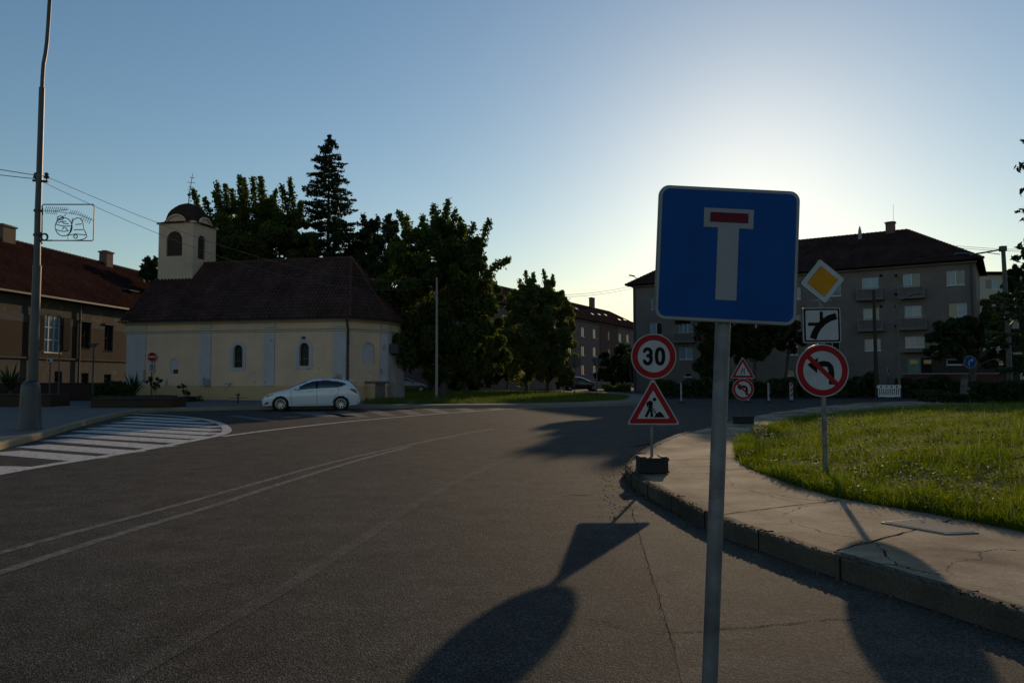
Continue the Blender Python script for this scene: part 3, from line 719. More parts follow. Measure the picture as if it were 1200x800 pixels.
beacon(901, 471.5, 55, 'guide beacon second from the right, half turned away')
beacon(927.5, 470.5, 30, 'rightmost guide beacon showing its red chevrons')
# 6 plastic barrier
b = gp(1042, 466.5, .15); root = thing('road_barrier', 'white plastic slatted barrier at the road end before the flats', 'barrier', b, R(-8)); k = b.y / FPX
mb = MB(); w_ = 23 * k; h_ = 15.5 * k
mb.bx(-w_ / 2, w_ / 2, -.03, .03, .08, .24); mb.bx(-w_ / 2, w_ / 2, -.03, .03, h_ * .72, h_ * .80)
mb.bx(-w_ / 2, w_ / 2, -.03, .03, h_ * .93, h_)
for i in range(11): x = -w_ / 2 + w_ * i / 10; mb.bx(x - .032, x + .032, -.028, .028, .08, h_ * .78)
for i in range(5): x = -w_ / 2 + w_ * i / 4; mb.bx(x - .1, x + .1, -.029, .029, h_ * .78, h_ * .97)
mb.build('panel', M['white_plastic'], root, local=True)
[MB().bx(x - .1, x + .1, -.35, .35, 0, .1).build('foot', M['rubber'], root, local=True) for x in (-w_ * .35, w_ * .35)]
# 7 blue direction disc
b = gp(1140.5, 468, .42); Yb = b.y; root = tilted('mandatory_direction_sign', 'small round blue sign with white bent arrow by the stone pillar', 'road sign', b, -4)
mb = MB(); mb.tube([(0, 0, -.2), (0, 0, at(1137, 418, Yb).z - b.z)], .03, 8); mb.build('post', M['lampsteel'], root, local=True)
mb = MB(); r = 7.6 * Yb / FPX; cz = (at(1137, 424, Yb).z - b.z)
mb.plate(off(circ(r), 0, cz), 0, .012, 0); mb.flat(off(circ(r * .97), 0, cz), -E * 2, 7); mb.flat(off(circ(r * .9), 0, cz), -E * 4, 4)
mb.ribbon([(-.06 * r / .3, cz - .17 * r / .3), (-.06 * r / .3, cz + .02), (.02, cz + .09), (.09, cz + .10)], .055, -E * 6, 1); mb.flat([(.07, cz + .2), (.19, cz + .10), (.07, cz + .0)], -E * 6.4, 1)
mb.v = [(x, y - .05, z) for x, y, z in mb.v]; mb.build('sign_panel', mats(), root, local=True)
# 8 stone pillar
b = gp(1131, 468, .42); k = b.y / FPX; root = thing('stone_pillar', 'squat tapering stone pillar with dark cap beside the blue disc sign', 'pillar', (b.x, b.y, b.z))
M['stone'] = mat('stone', (.16, .14, .12), (.10, .09, .08), .9, 3, bump=.6, bscale=9)
mb = MB(); mb.lathe([(8.5 * k, -.2), (8 * k, 0), (5.5 * k, 20 * k), (4.6 * k, 25 * k), (0, 25 * k)], n=4); mb.v = [(x * .9 + y * .1, y, z) for x, y, z in mb.v]; mb.build('shaft', M['stone'], root, local=True, bevel=.03)
mb = MB(); mb.bx(-4 * k, 3.6 * k, -.16, .16, 25 * k, 27 * k); mb.lathe([(.14, 27 * k), (.14, 29 * k), (.05, 30.5 * k), (0, 30.5 * k)], n=10); mb.build('cap', M['dark_metal'], root, local=True)
# round sign above the barrier
b = gp(1041, 462, .15); k = b.y / FPX; root = thing('round_ban_sign', 'small pale round sign on a pole above the white barrier', 'road sign', (b.x, b.y, b.z), R(48))
mb = MB(); mb.tube([(0, 0, 0), (0, 0, 30 * k)], .03, 6); mb.build('post', M['dark_metal'], root, local=True)
mb = MB(); mb.plate(off(circ(4.9 * k, 24), 0, 27.5 * k), -.05, -.035, 1); mb.flat(off(circ(3.1 * k, 24), 0, 27.5 * k), -.053, 7); mb.build('sign_panel', [M['galv'], M['sign_white'], M['sign_red'], M['black'], M['sign_blue'], M['sign_yellow'], M['sign_redbar'], M['dark_metal']], root, local=True)
# sign backs on the island
b = gp(673.5, 463.3, .17); k = b.y / FPX; root = thing('round_sign', 'dark back of a round sign on a pole in the grass island', 'road sign', b)
mb = MB(); mb.tube([(0, 0, 0), (0, 0, at(673, 418, b.y).z - b.z)], .035, 8); mb.build('post', M['dark_metal'], root, local=True)
mb = MB(); cz = at(673, 423.5, b.y).z - b.z; mb.plate(off(circ(7.6 * k, 32), 0, cz), .04, .055)
for a in (55, 125): mb.box((0, .03, cz), (12 * k, .03, .05), M=Matrix.Rotation(R(a), 4, 'Y'))
mb.build('sign_panel', M['dark_metal'], root, local=True)
b = gp(699.5, 461, .17); k = b.y / FPX; root = thing('yield_sign', 'dark back of a triangular yield sign beyond the grass island', 'road sign', b)
mb = MB(); mb.tube([(0, 0, 0), (0, 0, at(699, 420, b.y).z - b.z)], .045, 8); mb.build('post', M['galv'], root, local=True)
mb = MB(); cz = at(699, 424, b.y).z - b.z; mb.plate([(x, 2 * cz - z) for x, z in off(rpoly(tri(14 * k), .04), 0, cz)][::-1], .05, .065); mb.box((0, .03, cz + .05), (11 * k, .03, .06)); mb.build('sign_panel', M['dark_metal'], root, local=True)
# no entry sign before the chapel
b = gp(177, 468, .15); k = b.y / FPX; root = thing('no_entry_sign', 'round red no entry sign above a small blue plate by the chapel corner', 'road sign', b)
mb = MB(); mb.tube([(0, 0, 0), (0, 0, at(177, 413, b.y).z - b.z)], .03, 8); mb.build('post', M['dark_metal'], root, local=True)
mb = MB(); r = 5.3 * k; cz = at(178, 418, b.y).z - b.z; mb.plate(off(circ(r), .02, cz), -.05, -.035, 1); mb.flat(off(circ(r * .95), .02, cz), -.055, 2); mb.flat(rect(r * .75, r * .17, .02, cz), -.06, 1); mb.build('sign_panel', mats(), root, local=True)
mb = MB(); cz = at(177, 430.5, b.y).z - b.z; mb.plate(rect(2.9 * k, 5.2 * k, 0, cz), -.05, -.035, 1); mb.flat(rect(1.7 * k, 3.4 * k, 0, cz), -.055, 4); mb.flat(rect(.5 * k, 2.4 * k, -.02, cz - .02), -.058, 1); mb.build('blue_plate', mats(), root, local=True)
mb = MB(); mb.box((0, -.04, at(177, 441.5, b.y).z - b.z), (.14, .08, .10)); mb.build('clamp', M['dark_metal'], root, local=True)
# thin parking plate pole and bare pole on the left
b = gp(57.5, 474, .15); k = b.y / FPX; root = thing('parking_plate_pole', 'thin pole carrying a small white box plate left of the chapel', 'sign pole', b)
mb = MB(); mb.tube([(0, 0, 0), (0, 0, at(57, 424, b.y).z - b.z)], .035, 8); mb.build('post', M['lampsteel'], root, local=True)
mb = MB(); cz = at(57, 422, b.y).z - b.z; mb.plate(rect(3.1 * k, 2 * k, 0, cz), -.08, .0, 1); mb.flat(rect(1 * k, 1.2 * k, -1.1 * k, cz - .01), -.083, 3); mb.flat(rect(.6 * k, 1 * k, 1.5 * k, cz), -.083, 7); mb.build('plate', mats(), root, local=True)
b = gp(68, 473.5, .15); o = MB().tube([(0, 0, 0), (0, 0, at(68, 404, b.y).z - b.z)], .035, 8).build('bare_pole', M['lampsteel']); o.location = b; tag(o, 'bare thin grey pole just right of the white plate pole', 'pole')
# ------------------------------------------------------------------ building materials
def roofmat(name, c1, c2, tw=.25, th=.33, coord='UV', ribs=True):
    m, n, l, b = mk(name); tc = n.new('ShaderNodeTexCoord'); O = tc.outputs[coord]
    br = N(n, 'ShaderNodeTexBrick', i_Scale=1.0, offset=.5 if not ribs else 0.0, i_Color1=(*c1, 1), i_Color2=(*c2, 1), i_Mortar=(.01, .008, .008, 1)); 
    br.inputs['Mortar Size'].default_value = .018; br.inputs['Brick Width'].default_value = tw; br.inputs['Row Height'].default_value = th; br.inputs['Mortar Smooth'].default_value = .4
    l.new(O, br.inputs['Vector'])
    no = N(n, 'ShaderNodeTexNoise', i_Scale=.45, i_Detail=9.0, i_Roughness=.7); l.new(O, no.inputs['Vector'])
    r = N(n, 'ShaderNodeMapRange', i_1=.3, i_2=.7, i_3=.6, i_4=1.35); l.new(no.outputs['Fac'], r.inputs[0]); cc = n.new('ShaderNodeCombineColor'); [l.new(r.outputs[0], cc.inputs[k]) for k in range(3)]
    x = N(n, 'ShaderNodeMix', data_type='RGBA', blend_type='MULTIPLY', i_0=1.0); l.new(br.outputs['Color'], x.inputs[6]); l.new(cc.outputs[0], x.inputs[7]); l.new(x.outputs[2], b.inputs['Base Color'])
    bp = N(n, 'ShaderNodeBump', i_Strength=.7, i_Distance=.04, invert=True); l.new(br.outputs['Fac'], bp.inputs['Height']); l.new(bp.outputs[0], b.inputs['Normal'])
    b.inputs['Roughness'].default_value = .95; b.inputs['Specular IOR Level'].default_value = .0
    return m
M['tile_chapel'] = roofmat('roof_tile_chapel', (.066, .036, .030), (.094, .050, .040))
M['tile_plain'] = mat('ridge_clay', (.07, .03, .025), (.095, .04, .03), .9, 3, .15)
M['tile_dark'] = roofmat('roof_tile_dark', (.045, .026, .024), (.062, .036, .031), ribs=False)
M['tile_brown'] = roofmat('roof_tile_brown', (.028, .0145, .0125), (.044, .021, .017), ribs=False)
M['tile_shaded'] = roofmat('roof_tile_shaded', (.035, .022, .020), (.05, .03, .026), ribs=False)  # pink block's roof tile, shade put into a darker base colour
M['glass_church'] = mat('leaded_glass', (.008, .009, .011), (.012, .013, .015), .4, 5, .25)
M['shingle'] = roofmat('roof_shingle', (.06, .038, .030), (.085, .055, .042), .22, .14, ribs=False)
def plaster(name, c, stain, plinth=None, zp=0, patch=None, zr=(.3, 1.9), pth=.69):
    m, n, l, b = mk(name); tc = n.new('ShaderNodeTexCoord'); O = tc.outputs['Object']
    no = N(n, 'ShaderNodeTexNoise', i_Scale=.7, i_Detail=10.0, i_Roughness=.7); l.new(O, no.inputs['Vector'])
    r = N(n, 'ShaderNodeMapRange', i_1=.40, i_2=.72); l.new(no.outputs['Fac'], r.inputs[0])
    x = N(n, 'ShaderNodeMix', data_type='RGBA', i_6=(*c, 1), i_7=(*stain, 1)); l.new(r.outputs[0], x.inputs[0]); out = x.outputs[2]
    sx = n.new('ShaderNodeSeparateXYZ'); l.new(O, sx.inputs[0])
    if plinth:
        zz = N(n, 'ShaderNodeMath', operation='LESS_THAN', i_1=zp); l.new(sx.outputs[2], zz.inputs[0])
        y = N(n, 'ShaderNodeMix', data_type='RGBA', i_7=(*plinth, 1)); l.new(zz.outputs[0], y.inputs[0]); l.new(out, y.inputs[6]); out = y.outputs[2]
    if patch:     # peeling plaster, mostly in a band above the plinth
        n2 = N(n, 'ShaderNodeTexNoise', i_Scale=.9, i_Detail=9.0, i_Roughness=.65); mp = N(n, 'ShaderNodeMapping'); mp.inputs['Location'].default_value = (3.1, 0, 5); l.new(O, mp.inputs[0]); l.new(mp.outputs[0], n2.inputs['Vector'])
        up = N(n, 'ShaderNodeMapRange', i_1=zr[1], i_2=zr[1] + .7, i_3=1.0, i_4=0.0); l.new(sx.outputs[2], up.inputs[0])
        lo = N(n, 'ShaderNodeMapRange', i_1=zr[0] - .2, i_2=zr[0] + .3, i_3=0.25, i_4=1.0); l.new(sx.outputs[2], lo.inputs[0])
        mu = N(n, 'ShaderNodeMath', operation='MULTIPLY'); l.new(up.outputs[0], mu.inputs[0]); l.new(lo.outputs[0], mu.inputs[1])
        ad = N(n, 'ShaderNodeMath', operation='MULTIPLY_ADD', i_1=.12); l.new(mu.outputs[0], ad.inputs[0]); l.new(n2.outputs['Fac'], ad.inputs[2])
        th = N(n, 'ShaderNodeMapRange', i_1=pth, i_2=pth + .03); l.new(ad.outputs[0], th.inputs[0])
        y = N(n, 'ShaderNodeMix', data_type='RGBA', i_7=(*patch, 1)); l.new(th.outputs[0], y.inputs[0]); l.new(out, y.inputs[6]); out = y.outputs[2]
    l.new(out, b.inputs['Base Color']); b.inputs['Roughness'].default_value = .9; b.inputs['Specular IOR Level'].default_value = .2
    fn = N(n, 'ShaderNodeTexNoise', i_Scale=9.0, i_Detail=6.0); l.new(O, fn.inputs['Vector'])
    bp = N(n, 'ShaderNodeBump', i_Strength=.35, i_Distance=.02); l.new(fn.outputs['Fac'], bp.inputs['Height']); l.new(bp.outputs[0], b.inputs['Normal'])
    return m
M['chapel'] = plaster('chapel_plaster', (.68, .46, .315), (.54, .37, .262), (.50, .33, .17), .95, (.24, .20, .16), pth=.735)
M['chapel_white'] = plaster('chapel_white', (.47, .43, .44), (.36, .33, .335), None, 0, (.25, .22, .20), (.9, 1.9), .655)
M['chapel_trim'] = plaster('chapel_trim', (.52, .44, .34), (.42, .36, .28))
M['tower'] = plaster('tower_plaster', (.62, .44, .30), (.47, .34, .25))
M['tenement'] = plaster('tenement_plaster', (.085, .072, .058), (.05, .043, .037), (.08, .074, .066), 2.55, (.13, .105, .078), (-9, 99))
M['tenement_brown'] = plaster('tenement_brown', (.05, .034, .021), (.034, .026, .019))
M['tenement_trim'] = plaster('tenement_trim', (.085, .08, .076), (.06, .057, .054))
M['flats'] = plaster('flats_render', (.19, .155, .135), (.135, .112, .10))
M['flats_trim'] = plaster('flats_trim', (.18, .165, .15), (.12, .11, .10))
M['pink'] = plaster('pink_render', (.17, .115, .115), (.135, .095, .095)); M['redwall'] = plaster('red_render', (.11, .052, .05), (.085, .042, .04))
M['palewall'] = plaster('pale_render', (.42, .38, .30), (.34, .31, .25))
M['brickred'] = plaster('red_low_wall', (.12, .05, .045), (.08, .04, .035))
M['coping'] = plaster('pale_coping', (.30, .25, .24), (.24, .21, .2))
M['frame_white'] = mat('window_frame_white', (.62, .62, .62), (.5, .5, .5), .5, 3)
M['frame_dark'] = mat('window_frame_dark', (.018, .016, .016), (.03, .026, .025), .8, 3, .05)
M['glass'] = mat('glass_dark', (.012, .016, .020), (.02, .025, .03), .06, 1.5, .8)
M['curtain'] = mat('glass_net_curtain', (.13, .18, .23), (.21, .27, .32), .12, 4, .6, stretch=(8, 8, .6))
M['blind'] = mat('glass_roller_blind', (.24, .33, .41), (.17, .25, .32), .2, 2, .5, stretch=(1, 1, 9))
M['louvre'] = mat('louvre_wood', (.05, .03, .022), (.08, .05, .035), .7, 3, stretch=(.5, .5, 14))
M['balcony'] = mat('balcony_panel', (.10, .075, .065), (.14, .11, .10), .7, 3); M['door_green'] = mat('door_green', (.16, .24, .20), (.12, .19, .16), .6, 3)
M['concrete_pole'] = mat('concrete_pole', (.15, .135, .12), (.10, .09, .085), .85, 3, bump=.3, bscale=20)
M['wood_dark'] = mat('wood_pole', (.05, .035, .025), (.035, .025, .02), .85, 4)
M['brick'] = plaster('chimney_brick', (.16, .11, .08), (.10, .07, .055))

def wall(mb, A, B, z0, z1, ops=(), d=.18, m=0, fill=None):
    """vertical wall A->B (inside on the left of travel) with openings (s0,s1,za,zb,arch,depth,fillmat)"""
    A, B = Vector(A), Vector(B); L = (B - A).length; u = (B - A) / L; nn = Vector((-u.y, u.x))
    P = lambda s, z, k=0: (A.x + u.x * s + nn.x * k, A.y + u.y * s + nn.y * k, z)
    ss = sorted({0, L, *[o[0] for o in ops], *[o[1] for o in ops]}); zz = sorted({z0, z1, *[o[2] for o in ops], *[o[3] for o in ops]})
    for i in range(len(ss) - 1):
        for j in range(len(zz) - 1):
            cs, cz = (ss[i] + ss[i + 1]) / 2, (zz[j] + zz[j + 1]) / 2
            if any(o[0] < cs < o[1] and o[2] < cz < o[3] for o in ops): continue
            mb.add([P(ss[i], zz[j]), P(ss[i + 1], zz[j]), P(ss[i + 1], zz[j + 1]), P(ss[i], zz[j + 1])], [(0, 1, 2, 3)], m)
    for o in ops:
        s0, s1, a, b_, arch = o[:5]; dd = o[5] if len(o) > 5 else d; r = (s1 - s0) / 2; c = (s0 + s1) / 2
        if arch:
            zc = b_ - r; ar = [(c + r * math.cos(t), zc + r * math.sin(t)) for t in [math.pi * k / 12 for k in range(13)]]
            out = [(s0, a), (s1, a)] + ar
            for k in range(6): mb.add([P(s1, b_), P(*ar[k + 1]), P(*ar[k])], [(0, 1, 2)], m); mb.add([P(s0, b_), P(*ar[12 - k]), P(*ar[11 - k])], [(0, 1, 2)], m)
        else: out = [(s0, a), (s1, a), (s1, b_), (s0, b_)]
        n_ = len(out); mb.add([P(*p) for p in out] + [P(*p, dd) for p in out], [(k, (k + 1) % n_, n_ + (k + 1) % n_, n_ + k) for k in range(n_)], m)
        if len(o) > 6: mb.add([P(*p, dd - .01) for p in out], [list(range(n_))], o[6])
def win_tf(A, B):
    A, B = Vector(A), Vector(B); u = (B - A).normalized()
    return lambda s, z, k=0: (A.x + u.x * s - u.y * k, A.y + u.y * s + u.x * k, z)
def wbox(mb, P, s0, s1, z0, z1, k0, k1, m=0):
    vs = [P(s, z, k) for s in (s0, s1) for k in (k0, k1) for z in (z0, z1)]
    mb.add(vs, [(0, 1, 3, 2), (4, 6, 7, 5), (0, 4, 5, 1), (2, 3, 7, 6), (0, 2, 6, 4), (1, 5, 7, 3)], m)
def window(root, A, B, s0, s1, z0, z1, d=.12, fm='frame_white', pm='glass', mull=1, trans=0, sill=True, label=None, bars=.05):
    P = win_tf(A, B); f = MB(); t = bars
    wbox(f, P, s0, s0 + t, z0, z1, d - .03, d + .04); wbox(f, P, s1 - t, s1, z0, z1, d - .03, d + .04); wbox(f, P, s0 + t, s1 - t, z1 - t, z1, d - .03, d + .04); wbox(f, P, s0 + t, s1 - t, z0, z0 + t, d - .03, d + .04)
    for k in range(mull): c = s0 + (s1 - s0) * (k + 1) / (mull + 1); wbox(f, P, c - t * .7, c + t * .7, z0 + t, z1 - t, d - .028, d + .038)
    for k in range(trans): c = z0 + (z1 - z0) * (k + 1) / (trans + 1); wbox(f, P, s0 + t, s1 - t, c - t * .5, c + t * .5, d - .026, d + .036)
    if sill: wbox(f, P, s0 - .05, s1 + .05, z0 - .06, z0 - .002, -.06, d + .02)
    w_ = f.build('window', M[fm], root, local=True)
    if label: w_['label'] = label
    ps = pm if isinstance(pm, (list, tuple)) else [pm] * (mull + 1)
    g_ = MB()
    for k in range(mull + 1):
        a = s0 + (s1 - s0) * k / (mull + 1); b_ = s0 + (s1 - s0) * (k + 1) / (mull + 1)
        g_.add([P(a, z0, d + .012), P(b_, z0, d + .012), P(b_, z1, d + .012), P(a, z1, d + .012)], [(0, 1, 2, 3)], k)
    g_.build('pane', [M[x] for x in ps], w_, local=True)
    return w_
def roof_plane(mb, uvs, poly, m=0, amp=0, tile=.25, thick=0):
    poly = [Vector(p) for p in poly]; O = poly[0]; u = (poly[1] - O).normalized(); nrm = None
    for k in range(2, len(poly)):
        c = u.cross(poly[k] - O)
        if c.length > 1e-3: nrm = c.normalized(); break
    if nrm.z < 0: nrm = -nrm
    v = nrm.cross(u)
    if v.z < 0: v = -v
    loc = [((p - O).dot(u), (p - O).dot(v)) for p in poly]
    if not amp:
        mb.add(poly, [list(range(len(poly)))], m); uvs += loc; return
    umin, umax = min(p[0] for p in loc), max(p[0] for p in loc)
    k = max(2, int((umax - umin) / tile * 4)); cols = []
    for i in range(k + 1):
        x = umin + (umax - umin) * i / k; x = min(max(x, umin + 1e-4), umax - 1e-4); ys = []
        for a, b in zip(loc, loc[1:] + loc[:1]):
            if (a[0] - x) * (b[0] - x) <= 0 and abs(a[0] - b[0]) > 1e-9: ys.append(a[1] + (b[1] - a[1]) * (x - a[0]) / (b[0] - a[0]))
        if ys: cols.append((x, min(ys), max(ys)))
    base = len(mb.v)
    for x, a, b in cols:
        hgt = amp * abs(math.sin(math.pi * x / tile))
        for y in (a, b): p = O + u * x + v * y + nrm * hgt; mb.v.append(tuple(p)); uvs.append((x, y))
    for i in range(len(cols) - 1): mb.f.append([base + 2 * i, base + 2 * i + 2, base + 2 * i + 3, base + 2 * i + 1]); mb.m.append(m)
def set_uv(o, uvs):
    l = o.data.uv_layers.new(name='UVMap')
    for lp in o.data.loops: l.data[lp.index].uv = uvs[lp.vertex_index]
def local_frame(P0, u): return math.atan2(u[1], u[0])

# ------------------------------------------------------------------ chapel
C0 = (-25.3, 48.5); C1 = (-9.97, 45.0); Lc = math.hypot(C1[0] - C0[0], C1[1] - C0[1]); uc = ((C1[0] - C0[0]) / Lc, (C1[1] - C0[1]) / Lc)
chapel = thing('chapel', 'small pale yellow baroque chapel with tiled roof and square bell turret beside the road', 'chapel', (C0[0], C0[1], .1), math.atan2(uc[1], uc[0]))
def cw(px, py): s, z = wallc(C0, uc, px, py); return s, z - .1
zc = 5.05; F = [(0, 0), (Lc, 0), (Lc + 1.37, 2.87), (Lc + 1.37, 5.17), (Lc, 8.04), (0, 8.04)]
u2 = Vector((F[2][0] - F[1][0], F[2][1] - F[1][1])).normalized(); cr, sr = uc
def l2w(p): return (C0[0] + p[0] * cr - p[1] * sr, C0[1] + p[0] * sr + p[1] * cr)
def cw2(px, py):
    A, B = l2w(F[1]), l2w(F[2]); L = math.hypot(B[0] - A[0], B[1] - A[1]); s, z = wallc(A, ((B[0] - A[0]) / L, (B[1] - A[1]) / L), px, py); return s, z - .1
ops = []; wins = []
for px in (279, 356.5):
    c, _ = cw(px, 415); zb = cw(px, 430.5 if px < 300 else 428.5)[1]; zt = cw(px, 404 if px < 300 else 401.5)[1]
    ops.append((c - .33, c + .33, zb, zt, True)); wins.append(ops[-1])
c, _ = cw(204.5, 430); n0 = (c - .33, c + .28, cw(204, 437)[1], cw(204, 420)[1], True, .06, 1); ops.append(n0)
mb = MB(); wall(mb, F[0], F[1], 0, zc, ops, .22)
c, _ = cw2(432, 414); L12 = math.hypot(1.37, 2.87); c = min(max(c, .8), L12 - .8)
wall(mb, F[1], F[2], 0, zc, [(c - .52, c + .52, cw2(432, 427)[1], cw2(432, 401)[1], True, .10, 1)])
for i in (2, 3, 4): wall(mb, F[i], F[i + 1], 0, zc)
wall(mb, F[5], F[0], 0, zc)
zr = 9.45; mb.add([(0, 0, zc), (0, 8.04, zc), (0, 4.02, zr - .12)], [(0, 1, 2)])
mb.build('wall', [M['chapel'], M['chapel_white']], chapel, local=True)
for w_ in wins:
    P = win_tf(F[0], F[1]); s0, s1, a, b_ = w_[:4]; cc_ = (s0 + s1) / 2; r = (s1 - s0) / 2; f = MB()
    def archring(r0, r1, zbot, k0, k1, m=0):
        pts = lambda rr, zz: [(cc_ - rr, zz)] + [(cc_ + rr * math.cos(math.pi - math.pi * t / 12), (b_ - r) + rr * math.sin(math.pi * t / 12)) for t in range(13)] + [(cc_ + rr, zz)]
        i_, o_ = pts(r0, a if r0 <= r else zbot), pts(r1, zbot); n_ = len(i_)
        vs = [P(*p, k0) for p in i_] + [P(*p, k0) for p in o_] + [P(*p, k1) for p in i_] + [P(*p, k1) for p in o_]
        f.add(vs, [(k, k + 1, n_ + k + 1, n_ + k) for k in range(n_ - 1)] + [(n_ + k, n_ + k + 1, 3 * n_ + k + 1, 3 * n_ + k) for k in range(n_ - 1)], m)
    archring(r, r + .22, a - .22, -.035, .0); wbox(f, P, s0 - .22, s1 + .22, a - .22, a, -.034, .0)
    for sx in (-1, 1): wbox(f, P, cc_ + sx * (r + .22) - .06, cc_ + sx * (r + .22) + .06, b_ - r - .1, b_ - r + .06, -.04, 0)
    wo = f.build('window', M['chapel_white'], chapel, local=True)
    q = MB(); pts = [(s0, a), (s1, a)] + [(cc_ + r * math.cos(math.pi * t / 12), b_ - r + r * math.sin(math.pi * t / 12)) for t in range(13)]
    q.add([P(*p, .18) for p in pts], [list(range(len(pts)))]); q.build('pane', M['glass_church'], wo, local=True)
    q = MB(); wbox(q, P, s0, s1, a + .42, a + .46, .14, .17); q.build('crossbar', M['concrete_pole'], wo, local=True); q = MB(); wbox(q, P, cc_ - .012, cc_ + .012, a, b_ - .05, .142, .165)
    for t in (.25, .75): wbox(q, P, s0 + (s1 - s0) * t - .008, s0 + (s1 - s0) * t + .008, a, a + .42, .145, .16)
    for t in (.14, .28): wbox(q, P, s0, s1, a + t, a + t + .015, .147, .158)
    q.build('grille', M['dark_metal'], wo, local=True)
# dark vent in the niche
P = win_tf(F[0], F[1]); q = MB(); s, z = cw(206, 435); wbox(q, P, s - .17, s + .13, z - .15, z + .12, -.02, .05); q.build('vent', M['dark_metal'], chapel, local=True)
s, z = cw(356, 396); q = MB(); wbox(q, P, s - .12, s + .12, z - .06, z + .1, -.06, 0); q.build('wall_lamp', M['dark_metal'], chapel, local=True)
# cornice, plinth step, pilasters
Fc = F + [F[0]]
mb = MB()
zk = cw(300, 387)[1]
mb.sweep(F, [(.0, zk - .12), (.07, zk - .10), (.07, zk - .02), (.15, zk + .02), (.15, zk + .10), (.0, zk + .13)], closed=True)
mb.sweep(F, [(.0, zc - .18), (.10, zc - .15), (.24, zc - .02), (.24, zc), (0, zc)], closed=True)
mb.build('cornice', M['chapel_trim'], chapel, local=True)
def pil(s0, s1, A, B, z0=.95, z1=None, m='chapel_white', k=.07):
    P = win_tf(A, B); q = MB(); wbox(q, P, s0, s1, z0, (z1 or zk - .14), -k, 0); q.build('pilaster', M[m], chapel, local=True)
    q = MB(); wbox(q, P, s0 - .02, s1 + .02, zk + .14, zc - .2, -k - .01, 0); q.build('pilaster_head', M['chapel_trim'], chapel, local=True)
for a_, b_ in ((149, 171), (235, 247.5), (310, 322), (391, 406)):
    s0 = cw(a_, 420)[0]; s1 = cw(b_, 420)[0]; pil(max(s0, .02), min(s1, Lc - .05), F[0], F[1])
pil(L12 - .62, L12 - .02, F[1], F[2]); pil(.05, .6, F[2], F[3]); pil(1.7, 2.28, F[2], F[3]); pil(.02, .5, F[3], F[4]); pil(.05, .8, F[5], F[0])
# roof
ov = .42; E_ = (Lc - 1.75, 4.02, zr); ze = zc + .06
O = [(-.28, -ov), (Lc + .28, -ov), (Lc + 1.37 + ov, 2.87 - .28), (Lc + 1.37 + ov, 5.17 + .28), (Lc + .28, 8.04 + ov), (-.28, 8.04 + ov)]
O3 = [(x, y, ze) for x, y in O]; G0 = (-.28, 4.02, zr)
mb = MB(); uv = []
for pl in ((O3[0], O3[1], E_, G0), (O3[1], O3[2], E_), (O3[2], O3[3], E_), (O3[3], O3[4], E_), (O3[4], O3[5], G0, E_)): roof_plane(mb, uv, pl, amp=.075, tile=.27)
n0_ = len(mb.v); mb.add([(x, y, ze - .03) for x, y in O], [list(range(6))]); uv += [(x, y) for x, y in O]
ro = mb.build('roof', M['tile_chapel'], chapel, local=True); set_uv(ro, uv)
mb = MB()
for a_, b_ in ((G0, E_), (E_, O3[1]), (E_, O3[2]), (E_, O3[3]), (E_, O3[4])):
    a_, b_ = Vector(a_), Vector(b_); k = int((b_ - a_).length / .38)
    for i in range(k): p, q = a_.lerp(b_, i / k), a_.lerp(b_, (i + 1.08) / k); mb.tube([p + Vector((0, 0, .03)), q + Vector((0, 0, .03))], [.10, .125], 7)
mb.build('ridge_tile', M['tile_plain'], ro, local=True)
mb = MB(); mb.sweep(O[:5], [(.0, ze - .08), (.1, ze - .08), (.12, ze + .0), (.0, ze - .01)]); mb.build('gutter', M['dark_metal'], chapel, local=True)
mb = MB(); s = cw(408, 420)[0]; x = Lc - .02
mb.tube([(x + .12, -ov - .05, ze - .06), (x + .12, -ov, ze - .25), (x + .08, -.16, ze - .75), (x + .08, -.16, 0)], .075, 10)
for z in (.8, 2.2, 3.6): mb.box((x + .08, -.12, z), (.2, .14, .04))
mb.build('downpipe', M['dark_metal'], chapel, local=True, smooth=True)
mb = MB(); mb.box((Lc + 1.37 + .35, 3.2, cw2(458, 409.5)[1] + .05), (.6, .55, .62)); mb.box((Lc + 1.37 + .1, 3.2, cw2(458, 409.5)[1] + .25), (.4, .08, .06)); mb.build('wall_box', M['dark_metal'], chapel, local=True, bevel=.03)
mb = MB(); mb.add([(Lc + 1.37, 3.0, 0), (Lc + 1.9, 3.0, 0), (Lc + 1.84, 3.0, 1.6), (Lc + 1.5, 3.0, 3.0), (Lc + 1.37, 3.0, 3.3), (Lc + 1.37, 4.6, 0), (Lc + 1.9, 4.6, 0), (Lc + 1.84, 4.6, 1.6), (Lc + 1.5, 4.6, 3.0), (Lc + 1.37, 4.6, 3.3)], [(0, 1, 2, 3, 4), (9, 8, 7, 6, 5), (1, 6, 7, 2), (2, 7, 8, 3), (3, 8, 9, 4)])
mb.build('buttress', M['coping'], chapel, local=True)
